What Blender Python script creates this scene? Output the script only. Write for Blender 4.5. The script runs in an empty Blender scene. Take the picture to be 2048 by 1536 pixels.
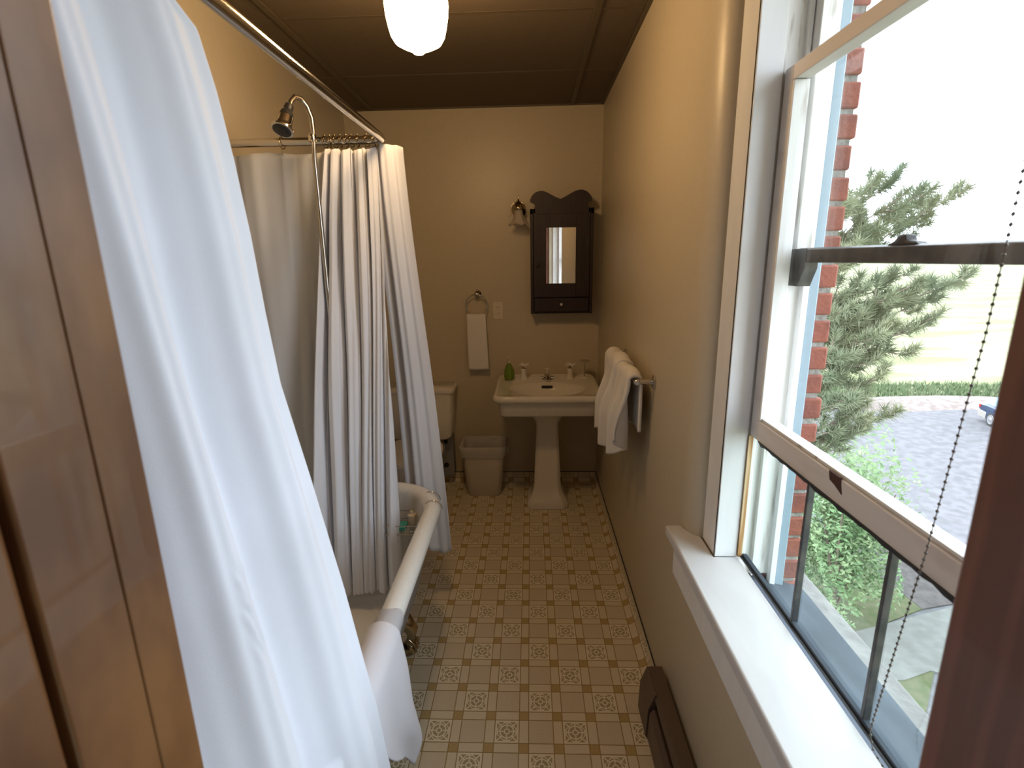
import bpy, math, random
from mathutils import Vector, Matrix
random.seed(7)
S = bpy.context.scene
COL = S.collection
PI = math.pi

# ------------------------------------------------------------------ camera
cd = bpy.data.cameras.new('camera'); cam = bpy.data.objects.new('camera', cd); COL.objects.link(cam)
cd.sensor_width = 36.0; cd.lens = 18.0; cd.clip_start = 0.02; cd.clip_end = 2000
_y, _p, _r = math.radians(2.208), math.radians(13.667), math.radians(-1.015)
_f = Vector((-math.sin(_y)*math.cos(_p), math.cos(_y)*math.cos(_p), -math.sin(_p)))
_rt = Vector((math.cos(_y), math.sin(_y), 0)); _up = _rt.cross(_f)
_rt, _up = _rt*math.cos(_r)+_up*math.sin(_r), -_rt*math.sin(_r)+_up*math.cos(_r)
cam.matrix_world = Matrix(((_rt.x, _up.x, -_f.x, 0), (_rt.y, _up.y, -_f.y, 0), (_rt.z, _up.z, -_f.z, 1.54), (0, 0, 0, 1)))
cd.dof.use_dof = True; cd.dof.focus_distance = 2.6; cd.dof.aperture_fstop = 6.3
S.camera = cam

# ------------------------------------------------------------------ world and exposure
w = bpy.data.worlds.new('overcast_sky'); S.world = w; w.use_nodes = True
bg = w.node_tree.nodes['Background']
bg.inputs[0].default_value = (0.82, 0.90, 1.0, 1); bg.inputs[1].default_value = 5.4
S.view_settings.view_transform = 'Standard'; S.view_settings.look = 'None'
S.view_settings.exposure = 0.65; S.view_settings.gamma = 1.0; S.view_settings.use_curve_mapping = False
pl = bpy.data.lights.new('window_portal', 'AREA'); pl.shape = 'RECTANGLE'; pl.size = 0.86; pl.size_y = 1.56
pl.cycles.is_portal = True
po = bpy.data.objects.new('window_portal', pl); COL.objects.link(po)
po.location = (0.74, 0.835, 1.5); po.rotation_euler = (0, math.radians(90), 0)
po.rotation_euler = Matrix(((0, 0, 1), (1, 0, 0), (0, 1, 0))).to_euler()   # local x along y, local y up, -z towards the room

# ------------------------------------------------------------------ node helper
class E:
    """socket expression inside a node tree"""
    def __init__(s, nt, v): s.nt = nt; s.v = v
    def op(s, o, *a):
        n = s.nt.nodes.new('ShaderNodeMath'); n.operation = o
        for i, q in enumerate((s,)+a):
            q = q.v if isinstance(q, E) else q
            if isinstance(q, (int, float)): n.inputs[i].default_value = q
            else: s.nt.links.new(q, n.inputs[i])
        return E(s.nt, n.outputs[0])
    def __add__(s, o): return s.op('ADD', o)
    def __sub__(s, o): return s.op('SUBTRACT', o)
    def __mul__(s, o): return s.op('MULTIPLY', o)
    def __truediv__(s, o): return s.op('DIVIDE', o)
    def frac(s): return s.op('FRACT')
    def floor(s): return s.op('FLOOR')
    def abs(s): return s.op('ABSOLUTE')
    def lt(s, o): return s.op('LESS_THAN', o)
    def gt(s, o): return s.op('GREATER_THAN', o)
    def max(s, o): return s.op('MAXIMUM', o)
    def min(s, o): return s.op('MINIMUM', o)

def newmat(name):
    m = bpy.data.materials.new(name); m.use_nodes = True
    return m, m.node_tree, m.node_tree.nodes['Principled BSDF']
def mixc(nt, fac, a, b):
    n = nt.nodes.new('ShaderNodeMix'); n.data_type = 'RGBA'
    def put(i, q):
        if isinstance(q, E): q = q.v
        if isinstance(q, (tuple, list)): n.inputs[i].default_value = tuple(q)+((1,) if len(q) == 3 else ())
        elif isinstance(q, (int, float)): n.inputs[i].default_value = q
        else: nt.links.new(q, n.inputs[i])
    put(0, fac); put(6, a); put(7, b)
    return n.outputs[2]
def noise(nt, scale, detail=2, vec=None, rough=.5):
    n = nt.nodes.new('ShaderNodeTexNoise'); n.inputs['Scale'].default_value = scale
    n.inputs['Detail'].default_value = detail; n.inputs['Roughness'].default_value = rough
    if vec is None:
        tc = nt.nodes.new('ShaderNodeTexCoord'); vec = tc.outputs['Object']
    nt.links.new(vec, n.inputs['Vector']); return E(nt, n.outputs[0])
def stretched(nt, sc):
    tc = nt.nodes.new('ShaderNodeTexCoord'); mp = nt.nodes.new('ShaderNodeMapping')
    mp.inputs['Scale'].default_value = sc; nt.links.new(tc.outputs['Object'], mp.inputs[0]); return mp.outputs[0]
def bump(nt, b, h, strength, dist):
    n = nt.nodes.new('ShaderNodeBump'); n.inputs['Strength'].default_value = strength; n.inputs['Distance'].default_value = dist
    nt.links.new(h.v, n.inputs['Height']); nt.links.new(n.outputs[0], b.inputs['Normal'])
def ramp01(e, lo, hi):
    n = e.nt.nodes.new('ShaderNodeMapRange'); n.inputs[1].default_value = lo; n.inputs[2].default_value = hi
    e.nt.links.new(e.v, n.inputs[0]); return E(e.nt, n.outputs[0])

def mat(name, col, rough=.5, metal=0, var=None, vscale=20, vvec=None, bmp=None, coat=0, spec=.5, vlo=.4, vhi=.6, vdetail=3):
    m, nt, b = newmat(name)
    b.inputs['Roughness'].default_value = rough; b.inputs['Metallic'].default_value = metal
    b.inputs['Coat Weight'].default_value = coat; b.inputs['Specular IOR Level'].default_value = spec
    if var is not None:
        f = ramp01(noise(nt, vscale, vdetail, stretched(nt, vvec) if vvec else None), vlo, vhi)
        nt.links.new(mixc(nt, f, col, var), b.inputs['Base Color'])
    else:
        f = ramp01(noise(nt, 60, 2), .3, .7)
        nt.links.new(mixc(nt, f, col, tuple(c*.96 for c in col)), b.inputs['Base Color'])
    if bmp: bump(nt, b, noise(nt, bmp[0], 3, stretched(nt, bmp[3]) if len(bmp) > 3 else None), bmp[1], bmp[2])
    return m

def cloth_mat(name, col, trans=.25, bs=900, bd=.0006, tcol=None):
    m, nt, b = newmat(name)
    b.inputs['Base Color'].default_value = col+(1,); b.inputs['Roughness'].default_value = .85; b.inputs['Specular IOR Level'].default_value = .15
    b.inputs['Sheen Weight'].default_value = .15
    bump(nt, b, noise(nt, bs, 3), .5, bd)
    t = nt.nodes.new('ShaderNodeBsdfTranslucent'); t.inputs[0].default_value = (tcol or col)+(1,)
    mx = nt.nodes.new('ShaderNodeMixShader'); mx.inputs[0].default_value = trans
    nt.links.new(b.outputs[0], mx.inputs[1]); nt.links.new(t.outputs[0], mx.inputs[2])
    nt.links.new(mx.outputs[0], nt.nodes['Material Output'].inputs[0]); return m

def glass_mat(name, tint, gloss=.06, rough=0.02):
    m, nt, b = newmat(name); nt.nodes.remove(b)
    t = nt.nodes.new('ShaderNodeBsdfTransparent'); t.inputs[0].default_value = tint+(1,)
    g = nt.nodes.new('ShaderNodeBsdfGlossy'); g.inputs['Roughness'].default_value = rough
    lw = nt.nodes.new('ShaderNodeLayerWeight'); lw.inputs[0].default_value = .25
    f = E(nt, lw.outputs['Fresnel'])*gloss+.012
    mx = nt.nodes.new('ShaderNodeMixShader'); nt.links.new(f.v, mx.inputs[0])
    nt.links.new(t.outputs[0], mx.inputs[1]); nt.links.new(g.outputs[0], mx.inputs[2])
    nt.links.new(mx.outputs[0], nt.nodes['Material Output'].inputs[0]); return m

M = {}
M['wall'] = mat('beige_wall_paint', (.55, .475, .35), .38, bmp=(120, .25, .0012), spec=.45)
M['hallwall'] = mat('ochre_hall_paint', (.5, .36, .17), .6)
M['tile'] = mat('ceiling_tile', (.125, .090, .056), .9, var=(.105, .076, .047), vscale=260, bmp=(350, .5, .001), vdetail=4)
M['tee'] = mat('ceiling_grid_metal', (.10, .075, .045), .55)
M['white'] = mat('white_gloss_paint', (.80, .80, .80), .36, var=(.765, .77, .78), vscale=30, vvec=(1, 1, .15), bmp=(80, .15, .0015, (1, 1, .1)))
M['stool'] = mat('white_stool_paint', (.60, .59, .595), .45, var=(.57, .56, .57), vscale=20, vvec=(1, .2, 1))
M['chip'] = mat('dark_chipped_wood', (.07, .028, .02), .7)
M['worn'] = mat('worn_white_paint', (.78, .78, .76), .5, var=(.50, .46, .42), vscale=46, vvec=(1, 1, .12), vlo=.60, vhi=.70, bmp=(70, .3, .002, (1, 1, .1)))
M['sash'] = mat('old_sash_paint', (.70, .67, .66), .5, var=(.60, .55, .54), vscale=18, vvec=(1, .25, 1), vlo=.55, vhi=.75, bmp=(60, .3, .002, (1, .2, 1)))
M['rawwood'] = mat('bare_orange_wood', (.42, .22, .08), .6, var=(.65, .48, .28), vscale=30, vvec=(4, 1, .15))
M['bluetrim'] = mat('pale_blue_trim_paint', (.27, .36, .43), .5)
M['darkpaint'] = mat('dark_grey_sash_paint', (.045, .045, .05), .45, var=(.09, .085, .08), vscale=30)
M['dark'] = mat('black_gasket', (.02, .02, .022), .5)
M['bluesill'] = mat('blue_grey_sill_paint', (.075, .09, .11), .9, var=(.055, .065, .08), vscale=14, vvec=(1, .3, 1), bmp=(30, .3, .003), spec=.12)
M['stone'] = mat('pale_stone_ledge', (.18, .175, .165), .85, var=(.13, .122, .118), vscale=18, bmp=(50, .6, .006))
M['brick'] = mat('red_brick', (.27, .085, .055), .85, var=(.18, .058, .043), vscale=16, bmp=(80, .6, .004), vlo=.35, vhi=.7)
M['mortar'] = mat('grey_mortar', (.30, .29, .265), .95, var=(.22, .205, .185), vscale=60, bmp=(90, .7, .005))
M['shadedoor'] = mat('shaded_varnished_wood', (.23, .082, .042), .45, var=(.16, .054, .027), vscale=9, vvec=(6, 6, .35), coat=.15)  # same door wood on the unlit side, its shade put into the reddish tone
M['litdoor'] = mat('lit_varnished_wood', (.22, .10, .034), .38, var=(.12, .048, .016), vscale=5, vvec=(3, 3, 1.6), coat=.22, vlo=.35, vhi=.65)  # same door wood facing the window, daylight put into the golden tone
M['porcelain'] = mat('white_porcelain', (.74, .70, .64), .12, coat=.4)
M['tubwhite'] = mat('white_tub_enamel', (.78, .77, .74), .18, coat=.3)
M['tubout'] = mat('grey_painted_tub_iron', (.26, .27, .29), .45)
M['chrome'] = mat('chrome', (.62, .60, .58), .13, 1)
M['aged'] = mat('aged_chrome', (.46, .43, .39), .26, 1)
M['brass'] = mat('tarnished_brass_chrome', (.42, .34, .22), .18, 1)
M['darkwood'] = mat('very_dark_mahogany', (.022, .007, .008), .5, var=(.012, .004, .005), vscale=10, vvec=(8, 8, .6))
M['mirror'] = mat('mirror_silver', (.85, .86, .85), .02, 1)
M['heater'] = mat('brown_heater_enamel', (.12, .082, .062), .42)
M['curtain'] = cloth_mat('white_curtain_fabric', (.83, .85, .93), .20)
M['liner'] = cloth_mat('grey_white_liner_fabric', (.70, .715, .755), .30)
M['towel'] = cloth_mat('white_terry_towel', (.86, .83, .81), .08, 1100, .003)
M['towelb'] = cloth_mat('bright_white_bath_mat', (.80, .79, .86), .08, 1000, .003)
M['bin'] = mat('cream_plastic', (.58, .52, .46), .42)
M['bag'] = cloth_mat('thin_plastic_bag', (.72, .68, .64), .4, 60, .003)
M['plastic'] = mat('ivory_plastic', (.68, .60, .48), .4)
M['plate'] = mat('grey_steel_plate', (.33, .33, .35), .5, .3)
def hazy(name, tint, dif, amount, gl=.2):
    m, nt, b = newmat(name); b.inputs['Base Color'].default_value = dif+(1,); b.inputs['Roughness'].default_value = .15
    t = nt.nodes.new('ShaderNodeBsdfTransparent'); t.inputs[0].default_value = tint+(1,)
    mx = nt.nodes.new('ShaderNodeMixShader'); mx.inputs[0].default_value = amount
    nt.links.new(t.outputs[0], mx.inputs[1]); nt.links.new(b.outputs[0], mx.inputs[2])
    nt.links.new(mx.outputs[0], nt.nodes['Material Output'].inputs[0]); return m
M['glass'] = glass_mat('window_glass', (.985, .992, .99), .10)
M['oldglass'] = glass_mat('greenish_window_glass', (.90, .94, .925), .10, .03)
M['shadeglass'] = hazy('clear_ribbed_shade_glass', (.93, .90, .87), (.75, .68, .6), .38)
M['vinyl'] = hazy('clear_vinyl_wrap', (.93, .93, .95), (.75, .75, .78), .3)
m, nt, b = newmat('green_soap_plastic'); b.inputs['Base Color'].default_value = (.20, .32, .03, 1); b.inputs['Roughness'].default_value = .12
b.inputs['Transmission Weight'].default_value = .35; M['greensoap'] = m
M['teal'] = mat('teal_soap', (.04, .34, .30), .4)
M['bead'] = mat('dark_bead', (.12, .10, .085), .4)
M['bark'] = mat('grey_brown_bark', (.12, .085, .065), .9, var=(.2, .15, .12), vscale=8)
M['needle'] = mat('pine_needles', (.095, .125, .07), .7, var=(.20, .21, .12), vscale=.9, vlo=.35, vhi=.65)
M['leaf'] = mat('bright_green_leaves', (.085, .15, .055), .6, var=(.15, .20, .09), vscale=2.5)
M['hedge'] = mat('muted_green_leaves', (.045, .06, .045), .7, var=(.075, .095, .065), vscale=2)
M['carblue'] = mat('dark_blue_car_paint', (.012, .035, .085), .22, .2, coat=.6)
M['carsilver'] = mat('silver_lower_body', (.33, .31, .28), .35, .3)
M['carglass'] = mat('car_window', (.16, .25, .30), .06, .6)
M['tyre'] = mat('tyre_rubber', (.02, .02, .02), .8)
M['rim'] = mat('alloy_wheel', (.45, .45, .46), .3, .8)
M['redlens'] = mat('red_tail_lens', (.25, .01, .01), .2)

# lamp glass (gives off light)
m, nt, b = newmat('glowing_opal_glass')
b.inputs['Base Color'].default_value = (.9, .85, .75, 1)
b.inputs['Emission Color'].default_value = (1, .64, .30, 1); b.inputs['Emission Strength'].default_value = 31
M['globe'] = m

# vinyl floor pattern (UV in metres)
m, nt, b = newmat('patterned_vinyl'); M['floor'] = m
uvn = nt.nodes.new('ShaderNodeUVMap'); sp = nt.nodes.new('ShaderNodeSeparateXYZ'); nt.links.new(uvn.outputs[0], sp.inputs[0])
U = (E(nt, sp.outputs[0])+(.0345+.1148*40))/.1148; V = (E(nt, sp.outputs[1])-(1.333-.1205*40))/.1205
a = U.frac()-.5; c = V.frac()-.5           # 0 at the middle of a big square
aa, ca = a.abs(), c.abs()
sq = .345; ln = .028
def band(x, lo, hi): return x.gt(lo)*x.lt(hi)
big = aa.lt(sq)*ca.lt(sq)
cross = aa.gt(sq+ln)*ca.gt(sq+ln)
line = (band(aa, sq, sq+ln)).max(band(ca, sq, sq+ln))
par = U.floor()+V.floor()
par = (par*.5).frac().gt(.25)
r = ((a*a)+(c*c)).op('SQRT')
d1 = (aa-ca).abs()
orn = ((r-.20).abs().lt(.02)).max((r-.075).abs().lt(.02)).max(d1.lt(.028)*r.gt(.2)).max(aa.max(ca).gt(.295))
orn = orn.max((aa.min(ca)).lt(.018)*r.gt(.1)).max(((aa+ca-.36).abs()).lt(.018)).max(((aa-.27).abs().lt(.016)*ca.lt(.1)).max((ca-.27).abs().lt(.016)*aa.lt(.1)))
sn = ramp01(noise(nt, 420, 3, uvn.outputs[0], .7), .42, .62)
base = mixc(nt, sn, (.72, .63, .475), (.56, .475, .34))
strip = mixc(nt, sn, (.76, .675, .515), (.66, .575, .42))
col = mixc(nt, big, strip, base)
oc = mixc(nt, orn, (.42, .35, .21), (.84, .76, .60))
col = mixc(nt, big*par, col, oc)
col = mixc(nt, line, col, (.33, .23, .095))
col = mixc(nt, cross, col, mixc(nt, sn, (.52, .375, .17), (.43, .30, .125)))
nt.links.new(col, b.inputs['Base Color']); b.inputs['Roughness'].default_value = .42
bump(nt, b, (line.max(big*par*orn)*-1.0)+sn*.3, .25, .001)

def ground_mat(name, c1, c2, scale, vec=(1, 1, 1), rough=.95, lo=.4, hi=.6):
    return mat(name, c1, rough, var=c2, vscale=scale, vvec=vec, spec=.1, vlo=lo, vhi=hi, vdetail=6)
M['field'] = ground_mat('mown_field', (.25, .235, .150), (.15, .165, .08), .9, (.12, .5, 1))
M['tallgrass'] = ground_mat('tall_green_grass', (.085, .125, .06), (.14, .17, .095), 3)
M['berm'] = ground_mat('dry_gravel_berm', (.20, .17, .155), (.14, .115, .105), 4)
M['gravel'] = ground_mat('grey_gravel', (.125, .123, .130), (.098, .096, .10), 3)
M['lawn'] = ground_mat('short_lawn', (.06, .072, .035), (.085, .085, .05), 5)
M['dirt'] = ground_mat('brown_dirt', (.08, .07, .068), (.06, .052, .05), 5)
M['concrete'] = ground_mat('pale_concrete', (.13, .128, .12), (.11, .108, .10), 4)

# ------------------------------------------------------------------ mesh helpers
class MB:
    def __init__(s): s.v = []; s.f = []; s.uv = None
    def add(s, vs, fs):
        n = len(s.v); s.v += [tuple(q) for q in vs]; s.f += [tuple(i+n for i in f) for f in fs]; return s
    def box(s, x0, x1, y0, y1, z0, z1):
        vs = [(x, y, z) for x in (x0, x1) for y in (y0, y1) for z in (z0, z1)]
        return s.add(vs, [(0, 1, 3, 2), (4, 6, 7, 5), (0, 4, 5, 1), (2, 3, 7, 6), (0, 2, 6, 4), (1, 5, 7, 3)])
    def loft(s, rings, cap0=True, cap1=True, closed=True):
        k = len(rings[0]); vs = [p for r in rings for p in r]; fs = []
        for i in range(len(rings)-1):
            for j in range(k if closed else k-1):
                j2 = (j+1) % k
                fs.append((i*k+j, i*k+j2, (i+1)*k+j2, (i+1)*k+j))
        if cap0: fs.append(tuple(range(k))[::-1])
        if cap1: fs.append(tuple((len(rings)-1)*k+j for j in range(k)))
        return s.add(vs, fs)
    def lathe(s, prof, c=(0, 0, 0), axis='z', n=32, cap=True):
        rings = []
        for r, h in prof:
            ring = []
            for j in range(n):
                t = 2*PI*j/n; a_, b_ = r*math.cos(t), r*math.sin(t)
                q = {'z': (a_, b_, h), 'y': (a_, h, b_), 'x': (h, a_, b_)}[axis]
                ring.append((c[0]+q[0], c[1]+q[1], c[2]+q[2]))
            rings.append(ring)
        return s.loft(rings, cap, cap)
    def tube(s, pts, r, n=10, closed=False):
        pts = [Vector(p) for p in pts]; rings = []; N = len(pts)
        rr = r if isinstance(r, (list, tuple)) else [r]*N
        t0 = (pts[1]-pts[0]).normalized()
        nrm = t0.orthogonal().normalized()
        for i, p in enumerate(pts):
            if closed: t = (pts[(i+1) % N]-pts[i-1]).normalized()
            else: t = (pts[min(i+1, N-1)]-pts[max(i-1, 0)]).normalized()
            nrm = (nrm-t*nrm.dot(t)).normalized(); bn = t.cross(nrm)
            rings.append([tuple(p+nrm*rr[i]*math.cos(2*PI*j/n)+bn*rr[i]*math.sin(2*PI*j/n)) for j in range(n)])
        if closed: rings.append(rings[0]); return s.loft(rings, False, False)
        return s.loft(rings)
    def sphere(s, c, r, n=12, m=8, sc=(1, 1, 1)):
        prof = [(max(1e-4, math.sin(PI*i/m))*r, -math.cos(PI*i/m)*r) for i in range(m+1)]
        rings = [[(c[0]+a_*math.cos(2*PI*j/n)*sc[0], c[1]+a_*math.sin(2*PI*j/n)*sc[1], c[2]+h*sc[2]) for j in range(n)] for a_, h in prof]
        return s.loft(rings)
    def prism(s, pts, d0, d1, axis):
        def P(a_, b_, d): return {'x': (d, a_, b_), 'y': (a_, d, b_), 'z': (a_, b_, d)}[axis]
        return s.loft([[P(a_, b_, d0) for a_, b_ in pts], [P(a_, b_, d1) for a_, b_ in pts]])
    def grid(s, nu, nv, f):
        vs = [f(i/nu, j/nv) for i in range(nu+1) for j in range(nv+1)]
        fs = [(i*(nv+1)+j, (i+1)*(nv+1)+j, (i+1)*(nv+1)+j+1, i*(nv+1)+j+1) for i in range(nu) for j in range(nv)]
        return s.add(vs, fs)
    def build(s, name, m, parent=None, smooth=None, bevel=0, solid=0, sub=0, org=None, segs=2):
        me = bpy.data.meshes.new(name)
        o_ = Vector(org) if org else Vector((0, 0, 0))
        me.from_pydata([tuple(Vector(q)-o_) for q in s.v], [], s.f); me.validate()
        import bmesh
        bm = bmesh.new(); bm.from_mesh(me); bmesh.ops.remove_doubles(bm, verts=bm.verts, dist=1e-6)
        if solid == 0 or True: bmesh.ops.recalc_face_normals(bm, faces=bm.faces)
        bm.to_mesh(me); bm.free()
        mats = m if isinstance(m, (list, tuple)) else [m]
        for q in mats: me.materials.append(q)
        if smooth:
            me.polygons.foreach_set('use_smooth', [True]*len(me.polygons)); me.set_sharp_from_angle(angle=math.radians(smooth))
        o = bpy.data.objects.new(name, me); COL.objects.link(o); o.location = o_
        if parent:
            o.parent = parent; o.matrix_parent_inverse = parent.matrix_world.inverted() if False else Matrix.Translation(-Vector(root_loc(parent)))
        if solid:
            q = o.modifiers.new('thickness', 'SOLIDIFY'); q.thickness = solid; q.offset = 0
        if bevel:
            q = o.modifiers.new('rounding', 'BEVEL'); q.width = bevel; q.segments = segs; q.limit_method = 'ANGLE'; q.angle_limit = math.radians(40); q.harden_normals = False
            if not smooth:
                me.polygons.foreach_set('use_smooth', [True]*len(me.polygons)); me.set_sharp_from_angle(angle=math.radians(35))
        if sub:
            q = o.modifiers.new('subdivision', 'SUBSURF'); q.levels = sub; q.render_levels = sub
        return o
def root_loc(o):
    l = Vector(o.location)
    while o.parent: l = l + o.matrix_parent_inverse.translation + o.parent.location; o = o.parent
    return l
def thing(name, label=None, cat=None, loc=(0, 0, 0), group=None, kind=None):
    o = bpy.data.objects.new(name, None); COL.objects.link(o); o.location = loc; o.empty_display_size = .05
    return tag(o, label, cat, group, kind)
def tag(o, label=None, cat=None, group=None, kind=None):
    if label: o['label'] = label
    if cat: o['category'] = cat
    if group: o['group'] = group
    if kind: o['kind'] = kind
    return o
def st(o): o['kind'] = 'structure'; return o
def copy_thing(root, loc, label=None):
    r_ = root.copy(); COL.objects.link(r_); r_.location = loc
    if label: r_['label'] = label
    for ch in list(root.children):
        c_ = ch.copy(); COL.objects.link(c_); c_.parent = r_; c_.matrix_parent_inverse = ch.matrix_parent_inverse.copy()
        for g in ch.children:
            d_ = g.copy(); COL.objects.link(d_); d_.parent = c_; d_.matrix_parent_inverse = g.matrix_parent_inverse.copy()
    return r_
def rrect(cx, cy, hx, hy, r, z, n=6):
    r = min(r, hx*.999, hy*.999); out = []
    for sx, sy, a0 in ((1, 1, 0), (-1, 1, 90), (-1, -1, 180), (1, -1, 270)):
        for i in range(n+1):
            t = math.radians(a0+90*i/n); out.append((cx+sx*(hx-r)+r*math.cos(t), cy+sy*(hy-r)+r*math.sin(t), z))
    return out
def smooth01(t): t = max(0, min(1, t)); return t*t*(3-2*t)
def lerp(a_, b_, t): return a_+(b_-a_)*t
def interp(tab, x):
    if x <= tab[0][0]: return tab[0][1]
    for (x0, y0), (x1, y1) in zip(tab, tab[1:]):
        if x <= x1: return y0+(y1-y0)*(x-x0)/(x1-x0)
    return tab[-1][1]

# ------------------------------------------------------------------ room
XR, XL, D, H, YF = .449, -1.132, 3.39, 2.44, .36

# floor with the vinyl coved up the right and back walls
R0 = .045
def cove(sv, s0):          # arc length -> (horizontal, height)
    if sv <= s0: return sv, 0
    t = (sv-s0)/R0
    if t <= PI/2: return s0+R0*math.sin(t), R0*(1-math.cos(t))
    return s0+R0, R0+(sv-s0-R0*PI/2)
def axis_samples(lo, s0): return [lo+(s0-lo)*i/8 for i in range(9)]+[s0+R0*PI/2*i/8 for i in range(1, 9)]+[s0+R0*PI/2+.028]
sx, sy = XR-.002-R0, D-.002-R0
XS, YS = axis_samples(XL, sx), axis_samples(-1.6, sy)
me = bpy.data.meshes.new('floor'); vs = []; uvs = []
for a_ in XS:
    for b_ in YS:
        x, z1 = cove(a_, sx); y, z2 = cove(b_, sy); vs.append((x, y, max(z1, z2))); uvs.append((a_, b_))
k = len(YS); fs = [(i*k+j, (i+1)*k+j, (i+1)*k+j+1, i*k+j+1) for i in range(len(XS)-1) for j in range(k-1)]
me.from_pydata(vs, [], fs); ul = me.uv_layers.new(name='UVMap')
for l in me.loops: ul.data[l.index].uv = uvs[l.vertex_index]
me.polygons.foreach_set('use_smooth', [True]*len(me.polygons)); me.materials.append(M['floor'])
fl = bpy.data.objects.new('floor', me); COL.objects.link(fl); st(fl)
ct = R0+.028
st(MB().box(XR-.004, XR, YF, D, ct-.001, ct+.003).build('trim_1', M['dark']))
st(MB().box(XL, XR, D-.004, D, ct-.001, ct+.003).build('trim_2', M['dark']))

st(MB().box(XL-.1, XR+.3, D, D+.1, -.1, 2.6).build('wall_back', M['wall']))
st(MB().box(XL-.1, XL, YF-.16, D, -.1, 2.6).build('wall_left', M['wall']))
# right wall: window opening y .42..1.25 (jamb), z .72..2.35 ; softly rounded into the casing
WY0, WY1, WZ0, WZ1 = .42, 1.25, .72, 2.34
mb = MB()
mb.box(XR, XR+.2, 1.46, D, -.1, 2.6)                     # far of the window
mb.box(XR, XR+.1, YF-.16, 1.46, -.1, WZ0)                # below
mb.box(XR, XR+.2, YF-.16, 1.46, WZ1, 2.6)                # above
prof = [(XR, 1.46)]
for i in range(0, 9):
    t = PI/2*i/8; prof.append((XR+.045*(1-math.cos(t)), 1.44-.09*math.sin(t)))
prof += [(XR+.05, 1.258), (XR+.2, 1.258), (XR+.2, 1.46)]
mb.prism(prof, WZ0, WZ1, 'z')
mb.box(XR, XR+.2, YF-.16, .40, WZ0, WZ1)
st(mb.build('wall_right', M['wall'], smooth=35))
# front wall with the doorway the photo is taken from
mb = MB()
mb.box(XL-.1, -.335, .22, YF, -.1, 2.6); mb.box(.36, XR, .22, YF, -.1, 2.6); mb.box(-.335, .36, .22, YF, 2.10, 2.6)
st(mb.build('wall_front', M['wall']))
# hallway behind the doorway
mb = MB(); mb.box(-1.3, -1.2, -1.6, .22, -.1, 2.6); mb.box(1.0, 1.1, -1.6, .22, -.1, 2.6); mb.box(-1.3, 1.1, -1.7, -1.6, -.1, 2.6)
mb.box(XL-.1, -1.3, .12, .22, -.1, 2.6).box(XR, 1.1, .12, .22, -.1, 2.6)
st(mb.build('wall_hallway', M['hallwall']))
st(MB().box(-1.3, 1.1, -1.7, 1.0, H+.02, H+.1).build('ceiling_1', M['hallwall']))

# suspended ceiling
cl = st(MB().box(XL, XR, .22, D, H, H+.06).build('ceiling', M['tile']))
mb = MB(); tz0 = H-.006
for x in (-.9515, .26): mb.box(x-.012, x+.012, YF, D, tz0, H)
mb.build('ceiling_grid_runner', M['tee'], cl)
mb = MB()
for y in (2.82, 2.185, 1.55, .915): mb.box(XL, XR, y-.008, y+.008, H-.0012, H)
mb.build('ceiling_grid_cross_tee', M['tee'], cl)
mb = MB(); mb.box(XL, XR, D-.014, D, tz0-.002, H).box(XR-.014, XR, YF, D, tz0-.002, H).box(XL, XL+.014, YF, D, tz0-.002, H)
mb.build('ceiling_wall_angle', M['tee'], cl)

# ------------------------------------------------------------------ doorway frame
d1 = st(thing('door_1', 'varnished wooden door frame around the doorway in the foreground', loc=(0, .29, 0)))
mb = MB().box(-.335, -.300, .259, .358, 0, 2.06).box(-.335, -.312, .205, .26, 0, 2.06).box(-.313, -.300, .205, .247, 0, 2.06)
mb.build('door_jamb', M['litdoor'], d1, bevel=.003)
mb = MB().box(-.301, -.2985, .318, .3585, 0, 2.05); mb.build('jamb_edge_strip', M['litdoor'], d1, bevel=.003)
mb = MB().box(-.3005, -.292, .17, .2465, 0, 2.05); mb.build('door_stop', M['litdoor'], d1, bevel=.004)
MB().box(.325, .360, .205, .358, 0, 2.06).build('door_jamb', M['shadedoor'], d1, bevel=.003)
MB().box(.313, .3255, .17, .262, 0, 2.05).build('door_stop', M['shadedoor'], d1, bevel=.004)
MB().box(-.335, .36, .205, .358, 2.06, 2.10).build('door_header', M['shadedoor'], d1, bevel=.003)
MB().box(-.43, -.32, .3585, .372, 0, 2.17).build('door_casing', M['litdoor'], d1, bevel=.004)
MB().box(.35, .445, .3585, .372, 0, 2.17).build('door_casing', M['shadedoor'], d1, bevel=.004)
MB().box(-.43, .445, .3585, .374, 2.08, 2.19).build('door_casing', M['shadedoor'], d1, bevel=.004)

# ------------------------------------------------------------------ window
w1 = st(thing('window_1', 'old white double-hung window with the lower sash raised over a leaded insert', loc=(.5, .835, .75)))
W = M['white']
# casing, far jamb, head, near jamb
MB().box(.490, .4995, WY1, 1.348, .752, 2.36).build('window_casing', W, w1, bevel=.002)
MB().box(.490, .4995, .38, 1.348, 2.30, 2.40).build('window_casing', W, w1, bevel=.002)
MB().box(.490, .548, WY1-.001, WY1+.010, .752, 2.34).build('inner_stop', W, w1, bevel=.0015)
MB().box(.490, .548, WY0-.02, WY0, .752, 2.34).build('inner_stop', W, w1, bevel=.0015)
MB().box(.490, .548, WY0, WY1, 2.30, 2.34).build('head_stop', W, w1, bevel=.0015)
MB().box(.548, .660, WY1+.004, WY1+.010, .70, 2.34).box(.548, .66, WY0-.02, WY0-.004, .70, 2.34).box(.548, .66, WY0, WY1, 2.33, 2.34).build('window_jamb', M['worn'], w1)
MB().box(.588, .598, WY1-.008, WY1+.006, .70, 2.33).build('parting_bead', M['worn'], w1, bevel=.001)
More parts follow.
